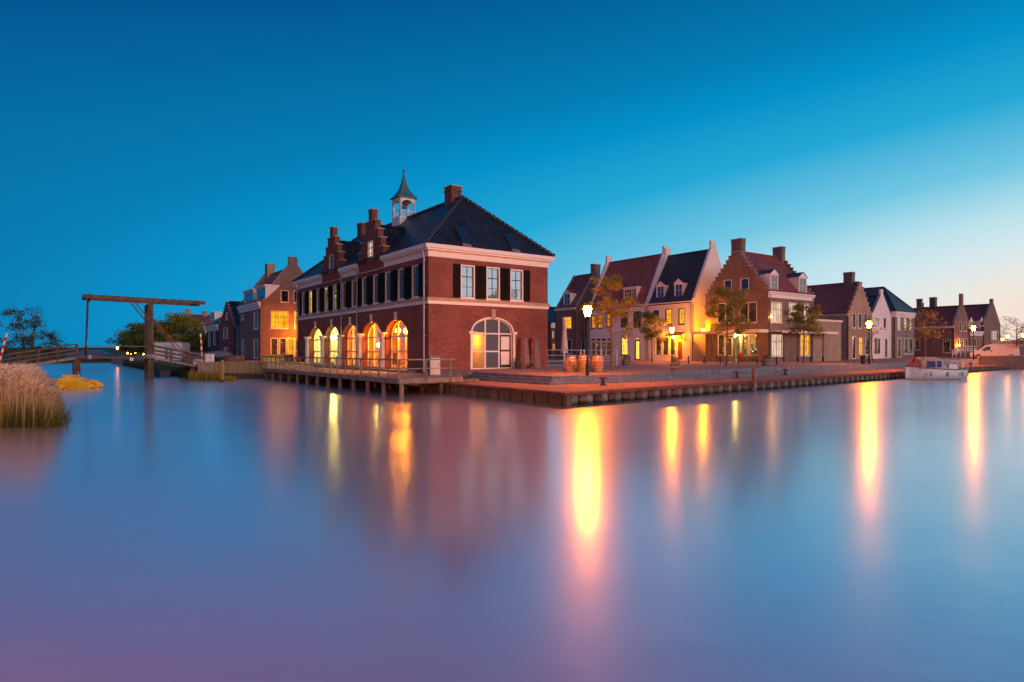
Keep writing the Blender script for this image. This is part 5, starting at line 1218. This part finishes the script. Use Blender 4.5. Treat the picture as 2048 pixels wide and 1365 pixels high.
# gate-like tube fence
a = ong(1094, 46.6); t = thing('tube_fence', 'grey tubular metal fence between the hall and the lamp lit plaza', 'fence', a); f = Fr(a.xy, DR, -DL); L_ = f.u(1234)
for px in (1094.5, 1128, 1161, 1168, 1202, 1233.5):
    u = f.u(px); p = f.P(u, 0, 0); mb = MB(); mb.tube([f.P(u, 0, gz(p.x, p.y)), f.P(u, 0, 2.36)], .05, 8); mb.build('post', 'galvanised', t)
for z in (2.32, 1.93, 1.5, 1.18): mb = MB(); mb.tube([f.P(0, 0, z), f.P(L_, 0, z)], .035, 8); mb.build('rail', 'galvanised', t)
p = ong(1129, 49.5); t = thing('closed_parasol', 'tall closed cream parasol behind the tubular fence', 'parasol', p)
mb = MB(); mb.tube([p, p+Vector((0, 0, 3.75))], .04, 8); mb.build('pole', 'galvanised', t)
mb = MB(); mb.lathe(p, [(.10, .95), (.30, 1.0), (.26, 1.6), (.17, 2.6), (.07, 3.5), (.02, 3.72)], 9); mb.build('canopy', 'canvas_cream', t)
mb = MB(); mb.box(p, .7, .7, p.z, p.z+.1, .6); mb.build('base', 'concrete', t)
# perforated blocks against the hall
f = fr
for k, (x0, x1, xt0, xt1, y0) in enumerate([(1040.5, 1061, 1046, 1059, 676.5), (1062, 1082, 1067, 1080, 677)]):
    ff_ = Fr(fr.o, fr.d, fr.nrm, .55); u0, u1 = ff_.u(x0), ff_.u(x1); zt = ff_.z((x0+x1)/2, y0); ug = (u0+u1)/2; p = ff_.P(ug, 0, 0); zg = gz(p.x, p.y)
    t_ = thing('perforated_block', f'{["left", "right"][k]} tall tapered perforated block leaning by the hall wall', 'sculpture', V3(p, zg), 'tapered blocks by the hall wall')
    ox = 0 if k == 0 else 21.2; U = lambda x: ff_.u(x+ox); nv = fr.nrm.to_3d()
    mb = MB(); B = [ff_.P(U(1041), .0, zg), ff_.P(U(1061), .0, zg), ff_.P(U(1061), -.42, zg), ff_.P(U(1041), -.42, zg)]; T = [ff_.P(U(1044.5), -.12, zt), ff_.P(U(1056.5), -.12, zt), ff_.P(U(1056.5), -.36, zt), ff_.P(U(1044.5), -.36, zt)]
    mb.hexa(B, T); mb.build('body', 'rust', t_)
    mb = MB(); b0, b1, c0, c1 = ff_.P(U(1048.5), .03, zg), ff_.P(U(1061), .03, zg), ff_.P(U(1049.5), -.09, zt), ff_.P(U(1056.5), -.09, zt); mb.hexa([b0, b1, b1-nv*.025, b0-nv*.025], [c0, c1, c1-nv*.025, c0-nv*.025]); mb.build('face_plate', 'plate_brown', t_)
# utility cabinets
def cabinet(p, sx_, sy_, z0, z1, a, label, m_='galvanised', door_=None):
    t_ = thing('utility_cabinet', label, 'cabinet', V3(p, z0)); mb = MB(); mb.box(p, sx_, sy_, z0, z1-.06, a); mb.build('body', m_, t_)
    mb = MB(); mb.box(p, sx_+.06, sy_+.06, z1-.06, z1, a, .96); mb.build('lid', m_, t_)
    ca, sa = math.cos(a), math.sin(a); o2 = (p[0]+sa*sy_/2, p[1]-ca*sy_/2); mb = MB(); mb.box(o2, sx_*.86, .03, z0+.08, z1-.14, a); mb.build('door', door_ or m_, t_)
    mb = MB(); o3 = (o2[0]+ca*sx_*.33, o2[1]+sa*sx_*.33); mb.box(o3, .03, .07, (z0+z1)/2, (z0+z1)/2+.12, a); mb.build('handle', 'black_metal', t_)
cabinet(at(869, 35.6), .62, .45, .85, 2.0, .3, 'grey utility cabinet with orange lit door on the deck by the hall corner', 'cabinet_grey', 'cream_paint')
cabinet(at(419.5, 54.5), .6, .4, 1.3, 2.02, .0, 'pale electricity cabinet behind the plank wall, right of the barrier pole', 'white_paint')
# cafe seats before the stepped gable house
f = FL(cD); q = 'cafe furniture before the stepped gable house'
for k, (px, n_) in enumerate([(1432, 2.3), (1498, 2.0)]):
    ff_ = f.back(-n_); u = ff_.u(px); p = ff_.P(u, 0, 0); zg = gz(p.x, p.y); table(p, zg, f'{["left", "right"][k]} outdoor cafe table under the cream canopy', q)
    for j, du in enumerate((-.75, .75)): chair(ff_.P(u+du, .1*j, 0), zg, 2.5 if j else -.6, f'chair {["right", "left"][j]} of the {["left", "right"][k]} outdoor cafe table', q)
ff_ = f.back(-2.2); p = ff_.P(ff_.u(1421.5), 0, 0); zg = gz(p.x, p.y); t_ = thing('wicker_armchair', 'dark wicker armchair left of the cafe tables', 'chair', V3(p, zg), q)
mb = MB(); mb.box(p, .7, .65, zg+.1, zg+.42, .95); mb.build('seat', 'wood_pile', t_); mb = MB(); mb.box(ff_.P(ff_.u(1421.5), -.3, 0), .7, .12, zg+.4, zg+.95, -.62); mb.build('backrest', 'wood_pile', t_)
p = ff_.P(ff_.u(1476), -.4, 0); t_ = thing('menu_stand', 'dark red standing menu box at the cafe door', 'menu stand', V3(p, gz(p.x, p.y))); mb = MB(); mb.box(p, .55, .4, gz(p.x, p.y), 2.2, .95, .85); mb.build('body', 'door_red', t_)
mb = MB(); mb.box(p-Vector((.0, .23)) .to_3d() if False else V3(p)-Vector((0, .25, 0)), .35, .03, 2.02, 2.12, 0); mb.build('header', 'canvas_cream', t_)

# ------------------------------------------------------------ boats
def loft(mb, secs, close=True):
    n_ = len(secs[0]); i0 = len(mb.v)
    for s_ in secs: mb.v += [tuple(p) for p in s_]
    for k in range(len(secs)-1):
        for j in range(n_-1): a = i0+k*n_+j; mb.f.append((a, a+1, a+n_+1, a+n_))
    if close: mb.f.append(tuple(range(i0, i0+n_))); mb.f.append(tuple(range(i0+(len(secs)-1)*n_, i0+len(secs)*n_))[::-1])
class Loc:
    def __init__(s, p, d_): s.p = V3(p); s.d = Vector((*d_, 0)).normalized(); s.n = Vector((-s.d.y, s.d.x, 0))
    def __call__(s, x, y, z): return Vector((s.p.x, s.p.y, 0))+s.d*x+s.n*y+Vector((0, 0, z))
c = at(1868, 50.2); q = Loc(c, (.985, .17)); t = thing('motor_boat', 'small white motor boat with a grey and orange canvas hood moored at the quay', 'boat', V3(c, 0))
mb = MB(); secs = []
HS = ((-2.55, .03, 1.10, .25), (-2.3, .30, 1.05, .0), (-1.7, .68, .97, -.2), (-.9, .90, .89, -.2), (0, .98, .83, -.2), (1.0, .96, .80, -.2), (1.9, .84, .81, -.1), (2.45, .68, .84, .05))
for x, w_, zt, zk in HS:
    secs.append([q(x, -w_, zt), q(x, -w_*.99, zt*.7), q(x, -w_*.93, zt*.35), q(x, -w_*.72, .04), q(x, 0, min(zk, .03)), q(x, w_*.72, .04), q(x, w_*.93, zt*.35), q(x, w_*.99, zt*.7), q(x, w_, zt)])
loft(mb, secs); mb.build('hull', 'boat_white', t, True)
for sgn in (-1, 1):
    mb = MB(); mb.tube([q(x, sgn*(w_+.02), zt+.01) for x, w_, zt, zk in HS], .035, 6); mb.build('rubbing_strake', 'varnish', t)
mb = MB(); mb.face([q(x, -w_*.97, zt-.06) for x, w_, zt, zk in HS]+[q(x, w_*.97, zt-.06) for x, w_, zt, zk in HS[::-1]]); mb.build('deck', 'varnish', t)
for x in (-1.2, .3, 1.6):
    mb = MB(); mb.lathe(q(x, -1.02, 0)+Vector((0, 0, .28)), [(.02, 0), (.07, .06), (.07, .32), (.02, .38)], 8); mb.build('fender', 'canvas_grey', t)
mb = MB(); secs = []
for x, w_, z0, z1 in ((-1.85, .66, .92, 1.02), (-1.72, .74, .88, 1.62), (-1.3, .8, .86, 1.78), (-.3, .82, .84, 1.80), (.2, .78, .82, 1.66), (.52, .74, .80, 1.0)):
    secs.append([q(x, -w_, z0), q(x, -w_, z0+(z1-z0)*.5), q(x, -w_*.8, z1-.08), q(x, -w_*.4, z1), q(x, w_*.4, z1), q(x, w_*.8, z1-.08), q(x, w_, z0+(z1-z0)*.5), q(x, w_, z0)])
loft(mb, secs[:4]); mb.build('hood', 'canvas_red', t); mb = MB(); loft(mb, secs[3:]); mb.build('hood', 'canvas_grey', t)
mb = MB()
for x0, x1 in ((-1.35, -.65), (-.5, -.1)): mb.hexa([q(x0, -.86, 1.0), q(x1, -.86, 1.0), q(x1, -.8, 1.0), q(x0, -.8, 1.0)], [q(x0+.03, -.80, 1.48), q(x1, -.81, 1.48), q(x1, -.74, 1.48), q(x0+.03, -.73, 1.48)])
mb.build('hood_window', 'blue_window', t)
mb = MB(); secs = [[q(.9, -.5, .8), q(.95, -.45, 1.25), q(.95, .45, 1.25), q(.9, .5, .8)], [q(1.9, -.3, .86), q(1.8, -.28, 1.2), q(1.8, .28, 1.2), q(1.9, .3, .86)]]; loft(mb, secs); mb.build('cabin_top', 'boat_white', t)
mb = MB(); mb.bar(q(-2.2, -.72, 1.0), q(-2.2, -.72, 1.55), .03); mb.box(q(-2.25, -.6, 0), .22, .22, 1.35, 1.75, .3); mb.build('lifebuoy', 'red_paint', t)
mb = MB()
for x in (.9, 1.5, 2.1): mb.bar(q(x, -.75+.25*(x-.9), .84), q(x, -.75+.25*(x-.9), 1.45), .025)
mb.bar(q(.9, -.75, 1.45), q(2.35, -.3, 1.47), .03); mb.build('rail', 'galvanised', t)
mb = MB(); mb.hexa([q(.3, -.7, 1.5), q(2.5, -.5, 1.48), q(2.5, .5, 1.48), q(.3, .7, 1.5)], [q(.3, -.7, 1.56), q(2.5, -.5, 1.52), q(2.5, .5, 1.52), q(.3, .7, 1.56)]); mb.build('awning', 'canvas_grey', t)
mb = MB(); mb.bar(q(2.4, -.3, .9), q(2.4, -.3, 1.5), .03); mb.build('awning_pole', 'galvanised', t)
for (A_, B_, nm) in ((q(-2.3, .2, 1.0), at(1800, 54, ZQ), 'left'), (q(2.3, .6, .85), at(1941.5, 70, ZQ+.2), 'right')):
    mb = MB(); mb.tube([A_.lerp(B_, k/8)-Vector((0, 0, .35*math.sin(math.pi*k/8))) for k in range(9)], .018, 5); mb.build('mooring_rope', 'canvas_cream', t)
def pedalo(px, D, label, L_=3.2, a=(1, .12)):
    c = at(px, D); q = Loc(c, a); t_ = thing('pedal_boat', label, 'pedal boat', V3(c, 0), 'yellow pedal boats moored by the reeds')
    for sgn in (-1, 1):
        mb = MB(); secs = []
        for x, w_, z0, z1 in ((-L_*.5, .24, .0, .42), (-L_*.25, .3, -.1, .46), (L_*.2, .3, -.1, .50), (L_*.38, .22, -.02, .36), (L_*.5, .05, .1, .2)):
            y = sgn*.5; secs.append([q(x, y-w_, z1*.8), q(x, y-w_*.8, z0), q(x, y+w_*.8, z0), q(x, y+w_, z1*.8), q(x, y+w_*.7, z1), q(x, y-w_*.7, z1), q(x, y-w_, z1*.8)])
        loft(mb, secs); mb.build('float', 'yellow_plastic', t_)
    mb = MB(); secs = []
    for x, z in ((-L_*.42, .44), (-L_*.3, .66), (-L_*.1, .76), (L_*.08, .66), (L_*.22, .5), (L_*.36, .46)):
        secs.append([q(x, -.62, .36), q(x, -.5, z-.05), q(x, -.2, z), q(x, .2, z), q(x, .5, z-.05), q(x, .62, .36)])
    loft(mb, secs); mb.build('deck', 'yellow_plastic', t_)
    for y in (-.3, .3):
        mb = MB(); b0 = [q(-.55, y-.2, .72), q(-.15, y-.2, .66), q(-.15, y+.2, .66), q(-.55, y+.2, .72)]; mb.hexa(b0, [p+Vector((0, 0, .1)) for p in b0]); mb.build('seat', 'yellow_plastic', t_)
    mb = MB(); mb.tube([q(.2, 0, .6), q(.05, 0, .95), q(-.05, .1, .98)], .02, 6); mb.build('tiller', 'galvanised', t_)
pedalo(154, 38.5, 'rightmost yellow pedal boat, clear of the reeds', 2.5); pedalo(88, 37.6, 'middle yellow pedal boat half behind the reeds', 2.9); pedalo(36, 39.5, 'leftmost yellow pedal boat behind the reeds', 2.9)
c = gp(30, -11.3); q = Loc(c, DL); t = thing('rowing_boat', 'dark blue open boat moored behind the drawbridge ramp', 'boat', V3(c, 0)); mb = MB(); secs = []
for x, w_, zt in ((-2.6, .5, .6), (-1, .8, .5), (1, .8, .5), (2.2, .4, .6), (2.7, .04, .7)): secs.append([q(x, -w_, zt), q(x, -w_*.7, .0), q(x, w_*.7, .0), q(x, w_, zt)])
loft(mb, secs); mb.build('hull', 'hull_dark', t)
mb = MB()
for x in (-1.4, .2, 1.4): mb.bar(q(x, -.7, .45), q(x, .7, .45), .22, .04)
mb.build('thwart', 'wood_grey', t)

# ------------------------------------------------------------ vehicles
def profile_body(mb, q, prof, w_, inset=.1, zb=.55):
    """side outline (x, z) drawn across the width with softened shoulders"""
    n_ = len(prof); rows = []
    for y, k in ((-w_/2, 1), (-w_/2, 1), (w_/2, 1)): pass
    zs = [z for _, z in prof]; zm = max(zs)
    def ring(side):
        return [q(x, side*(w_/2-(inset*max(0, (z-zb)/(zm-zb))**2)), z) for x, z in prof]
    a, b = ring(-1), ring(1)
    mb.face(a); mb.face(b[::-1])
    for k in range(n_): mb.face([a[k], a[(k+1) % n_], b[(k+1) % n_], b[k]])
def wheel(t_, q, x, y, r_, sgn):
    mb = MB(); mb.tube([q(x, y, r_), q(x, y+sgn*.2, r_)], r_, 20); wo_ = mb.build('wheel', 'tyre', t_)
    mb = MB(); mb.tube([q(x, y-sgn*.006, r_), q(x, y+sgn*.05, r_)], r_*.62, 14); mb.build('rim', 'rim', wo_)
zv = 1.14; c = at(1989, 86); q0 = Loc(c, (.80, -.6)); q = lambda x, y, z: q0(x*1.08, y, z*1.08+zv)
t = thing('parked_van', 'white panel van facing left, lit orange, parked above the quay', 'van', V3(c, zv))
prof = [(-2.45, .32), (-2.5, .62), (-2.42, .88), (-2.05, 1.05), (-1.6, 1.18), (-.95, 1.72), (-.6, 1.88), (0, 1.93), (2.3, 1.93), (2.42, 1.85), (2.45, .35), (1.98, .3), (1.9, .6), (1.65, .74), (1.4, .6), (1.32, .3), (-1.25, .3), (-1.32, .58), (-1.6, .74), (-1.88, .58), (-1.96, .3)]
mb = MB(); profile_body(mb, q, prof, 1.9, .14); mb.build('body', 'van_paint', t)
mb = MB(); mb.hexa([q(2.455, -.85, .35), q(2.5, -.85, .35), q(2.5, .85, .35), q(2.455, .85, .35)], [q(2.43, -.78, 1.84), q(2.46, -.78, 1.84), q(2.46, .78, 1.84), q(2.43, .78, 1.84)]); mb.build('rear_door', 'dark_paint', t)
mb = MB(); mb.hexa([q(-1.38, -.935, 1.12), q(-.42, -.94, 1.16), q(-.42, -.92, 1.16), q(-1.38, -.9, 1.12)], [q(-.9, -.86, 1.6), q(-.42, -.855, 1.66), q(-.42, -.8, 1.66), q(-.9, -.8, 1.6)]); mb.build('side_window', 'dark_glass', t)
mb = MB(); mb.face([q(-1.62, -.72, 1.19), q(-1.62, .72, 1.19), q(-.99, .66, 1.71), q(-.99, -.66, 1.71)]); mb.build('windscreen', 'dark_glass', t)
for x in (-1.6, 1.65): wheel(t, q, x, -.93, .33, 1); wheel(t, q, x, .93, .33, -1)
mb = MB(); mb.hexa([q(-2.52, -.9, .36), q(-1.98, -.96, .36), q(-1.98, .96, .36), q(-2.52, .9, .36)], [q(-2.53, -.88, .56), q(-1.98, -.955, .56), q(-1.98, .955, .56), q(-2.53, .88, .56)]); mb.build('bumper', 'dark_paint', t)
for y in (-.72, .72): mb = MB(); mb.hexa([q(-2.47, y-.16, .66), q(-2.25, y-.17, .68), q(-2.25, y+.17, .68), q(-2.47, y+.16, .66)], [q(-2.4, y-.14, .86), q(-2.15, y-.15, .9), q(-2.15, y+.15, .9), q(-2.4, y+.14, .86)]); mb.build('headlight', 'galvanised', t)
mb = MB(); mb.box(q(-.98, -1.06, 0), .1, .18, zv+1.12, zv+1.36, .14); mb.build('mirror', 'dark_paint', t)
mb = MB(); mb.hexa([q(-.36, -.962, .95), q(-.24, -.962, .95), q(-.24, -.93, .95), q(-.36, -.93, .95)], [q(-.36, -.956, 1.12), q(-.24, -.956, 1.12), q(-.24, -.92, 1.12), q(-.36, -.92, 1.12)]); mb.build('handle', 'dark_paint', t)
for u in (-.32, .55): mb = MB(); mb.bar(q(u, -.952, .42), q(u, -.948, 1.1), .012); mb.build('door_seam', 'dark_paint', t)
def car(px, D, zg, heading, label, m_, L_=4.2, h=1.45, wd=1.75, van=False):
    c = at(px, D); q0 = Loc(c, heading); q = lambda x, y, z: q0(x, y, z+zg); k = L_/4.2; t_ = thing('parked_car', label, 'car' if not van else 'truck', V3(c, zg))
    prof = [(-2.05, .28), (-2.1, .6), (-1.95, .78), (-1.1, .9), (-.5, 1.35), (.2, h), (1.1, h-.08), (1.75, 1.0), (2.02, .92), (2.1, .55), (2.05, .28), (1.65, .28), (1.3, .62), (.95, .28), (-.95, .28), (-1.3, .62), (-1.65, .28)]
    mb = MB(); profile_body(mb, q, [(x*k, z) for x, z in prof], wd, .25, .8); mb.build('body', m_, t_)
    for s_ in (-1, 1): mb = MB(); y = s_*(wd/2-.03); mb.face([q(-.95*k, y, .94), q(1.6*k, y, .98), q(1.05*k, y-s_*.14, h-.14), q(-.4*k, y-s_*.14, h-.14)]); mb.build('side_window', 'dark_glass', t_)
    mb = MB(); mb.face([q(-1.12*k, -.7, .91), q(-1.12*k, .7, .91), q(-.5*k, .6, 1.37), q(-.5*k, -.6, 1.37)]); mb.build('windscreen', 'dark_glass', t_)
    for x in (-1.3*k, 1.3*k): wheel(t_, q, x, -wd/2+.0, .31, 1); wheel(t_, q, x, wd/2, .31, -1)
car(178, 96, .98, (1, .05), 'dark blue car parked on the far bank behind the drawbridge deck', 'car_paint', 6.2, 1.5)
car(2064, 97, 1.5, (1, .3), 'pale car at the right edge, behind the white truck', 'truck_white')
c = at(2029, 88); q0 = Loc(c, (.5, -.85)); q = lambda x, y, z: q0(x, y, z+1.4); t = thing('white_truck', 'white high van just behind the orange lit van, lights red at the edge', 'van', V3(c, 1.4))
mb = MB(); profile_body(mb, q, [(-2.4, .35), (-2.4, 2.35), (1.2, 2.35), (1.7, 2.1), (2.2, 1.3), (2.5, 1.1), (2.5, .35)], 1.9, .1); mb.build('body', 'truck_white', t)
mb = MB(); mb.face([q(1.75, -.75, 2.02), q(2.16, -.8, 1.36), q(2.16, .8, 1.36), q(1.75, .75, 2.02)]); mb.build('windscreen', 'dark_glass', t)
for y in (-.8, .8): mb = MB(); mb.box(q(2.52, y, 0), .1, .16, 2.15, 2.45, 0); mb.build('tail_light', 'red_paint', t)
for x in (-1.6, 1.7): wheel(t, q, x, -.93, .33, 1); wheel(t, q, x, .93, .33, -1)
# right hand retaining wall and the stair rail before the long house
a = at(1962, 80); b = at(2180, 80); dd = (b-a).xy.normalized(); nn = Vector((dd.y, -dd.x)); f = Fr(a.xy, dd, nn); l_ = (b-a).length
t = thing('concrete_wall', 'low brown concrete wall along the right end of the quay below the van', 'wall', V3(a, ZQ)); mb = MB(); mb.hexa([f.P(0, 0, -.6), f.P(l_, 0, -.6), f.P(l_, -.3, -.6), f.P(0, -.3, -.6)], [f.P(0, 0, 1.65), f.P(l_, 0, 1.65), f.P(l_, -.3, 1.65), f.P(0, -.3, 1.65)]); mb.build('wall', 'wall_brown', t)
mb = MB(); mb.hexa([f.P(-.05, .04, 1.652), f.P(l_, .04, 1.652), f.P(l_, -.34, 1.652), f.P(-.05, -.34, 1.652)], [f.P(-.05, .04, 1.74), f.P(l_, .04, 1.74), f.P(l_, -.34, 1.74), f.P(-.05, -.34, 1.74)]); mb.build('coping', 'stone', t)
D = 92; a = at(1904.5, D); b = at(1921, D+.5); e2 = at(1952, D+2); zz = lambda y: EYE+(HY-y)/FPX*D
t = thing('stair_railing', 'white stair and landing railing in front of the slender gable', 'railing', V3(a, 1.3))
for dy in (0, 5, 9): mb = MB(); mb.bar(V3(a, zz(701+dy)), V3(b, zz(693+dy)), .1); mb.bar(V3(b, zz(693+dy)), V3(e2, zz(693+dy)), .1); mb.build('rail', 'white_paint', t)
for px, y in ((1904.5, 700), (1912, 696), (1921, 692), (1931, 692), (1941, 692), (1952, 692)): mb = MB(); p = at(px, D+.2); mb.bar(V3(p, zz(y)), V3(p, 1.2), .1); mb.build('post', 'white_paint', t)
t = thing('entrance_steps', 'dark entrance steps below the white stair railing', 'steps', V3(b, 1.2)); mb = MB()
for k in range(4): mb.box(at(1928, D+1.4), 3.4-.0*k, 2.6-.45*k, 1.2+.19*k, 1.2+.19*(k+1)-.002*k, .1)
mb.build('treads', 'step_stone', t)
# left bank clutter
c = at(345, 74); t = thing('site_cabin', 'pale blue white site cabin behind the drawbridge ramp', 'cabin', V3(c, 1.2)); mb = MB(); mb.box(c, 3.0, 2.4, 1.2, 3.25, .12); mb.build('body', 'truck_white', t)
mb = MB(); mb.box(c, 3.1, 2.5, 3.25, 3.35, .12); mb.build('roof', 'zinc', t); mb = MB(); mb.box((c.x+.3, c.y-1.22), 1.1, .04, 1.3, 3.0, .12); mb.build('door', 'galvanised', t)
a = at(372, 64); b = at(462, 60); dd = (b-a).xy.normalized(); f = Fr(a.xy, dd, Vector((dd.y, -dd.x))); l_ = (b-a).length
t = thing('garden_fence', 'dark teal board fence behind the plank wall', 'fence', V3(a, 1.2)); mb = MB(); mb.fbox(f, 0, l_, -.06, 0, 1.2, 2.2); mb.build('boards', 'plaster_blue', t)
for k in range(6): u = l_*k/5; mb = MB(); mb.fbox(f, u-.06, u+.06, .005, .1, 1.2, 2.3); mb.build('post', 'dark_paint', t)
p = at(467, 56.5); t = thing('round_planter', 'low round dark red brick planter before the brown house', 'planter', V3(p, 1.25)); mb = MB(); mb.lathe((p.x, p.y, 1.2), [(.82, 0), (.85, .62), (.78, .66), (.7, .6)], 22); mb.build('ring', 'brick_dark', t)
mb = MB(); mb.lathe((p.x, p.y, 1.2), [(.74, .6), (.3, .72), (.02, .74)], 14); mb.build('soil', 'soil', t)
p = at(436, 58); t = thing('covered_boat', 'boat under a blue tarpaulin stored behind the plank wall', 'boat', V3(p, 1.25)); q = Loc(p, (1, .1)); mb = MB(); secs = []
for x, w_, z in ((-1.3, .1, .6), (-.8, .6, .95), (0, .75, 1.05), (.8, .6, .95), (1.3, .1, .7)): secs.append([q(x, -w_, 1.25+z*.45), q(x, -w_*.4, 1.25+z*.9), q(x, 0, 1.25+z), q(x, w_*.4, 1.25+z*.9), q(x, w_, 1.25+z*.45)])
loft(mb, secs); mb.build('tarpaulin', 'plaster_blue', t); mb = MB(); secs = [[q(x, -w_*.9, 1.7), q(x, -w_*.5, 1.25), q(x, w_*.5, 1.25), q(x, w_*.9, 1.7)] for x, w_ in ((-1.2, .2), (0, .7), (1.2, .2))]; loft(mb, secs); mb.build('hull', 'hull_dark', t)
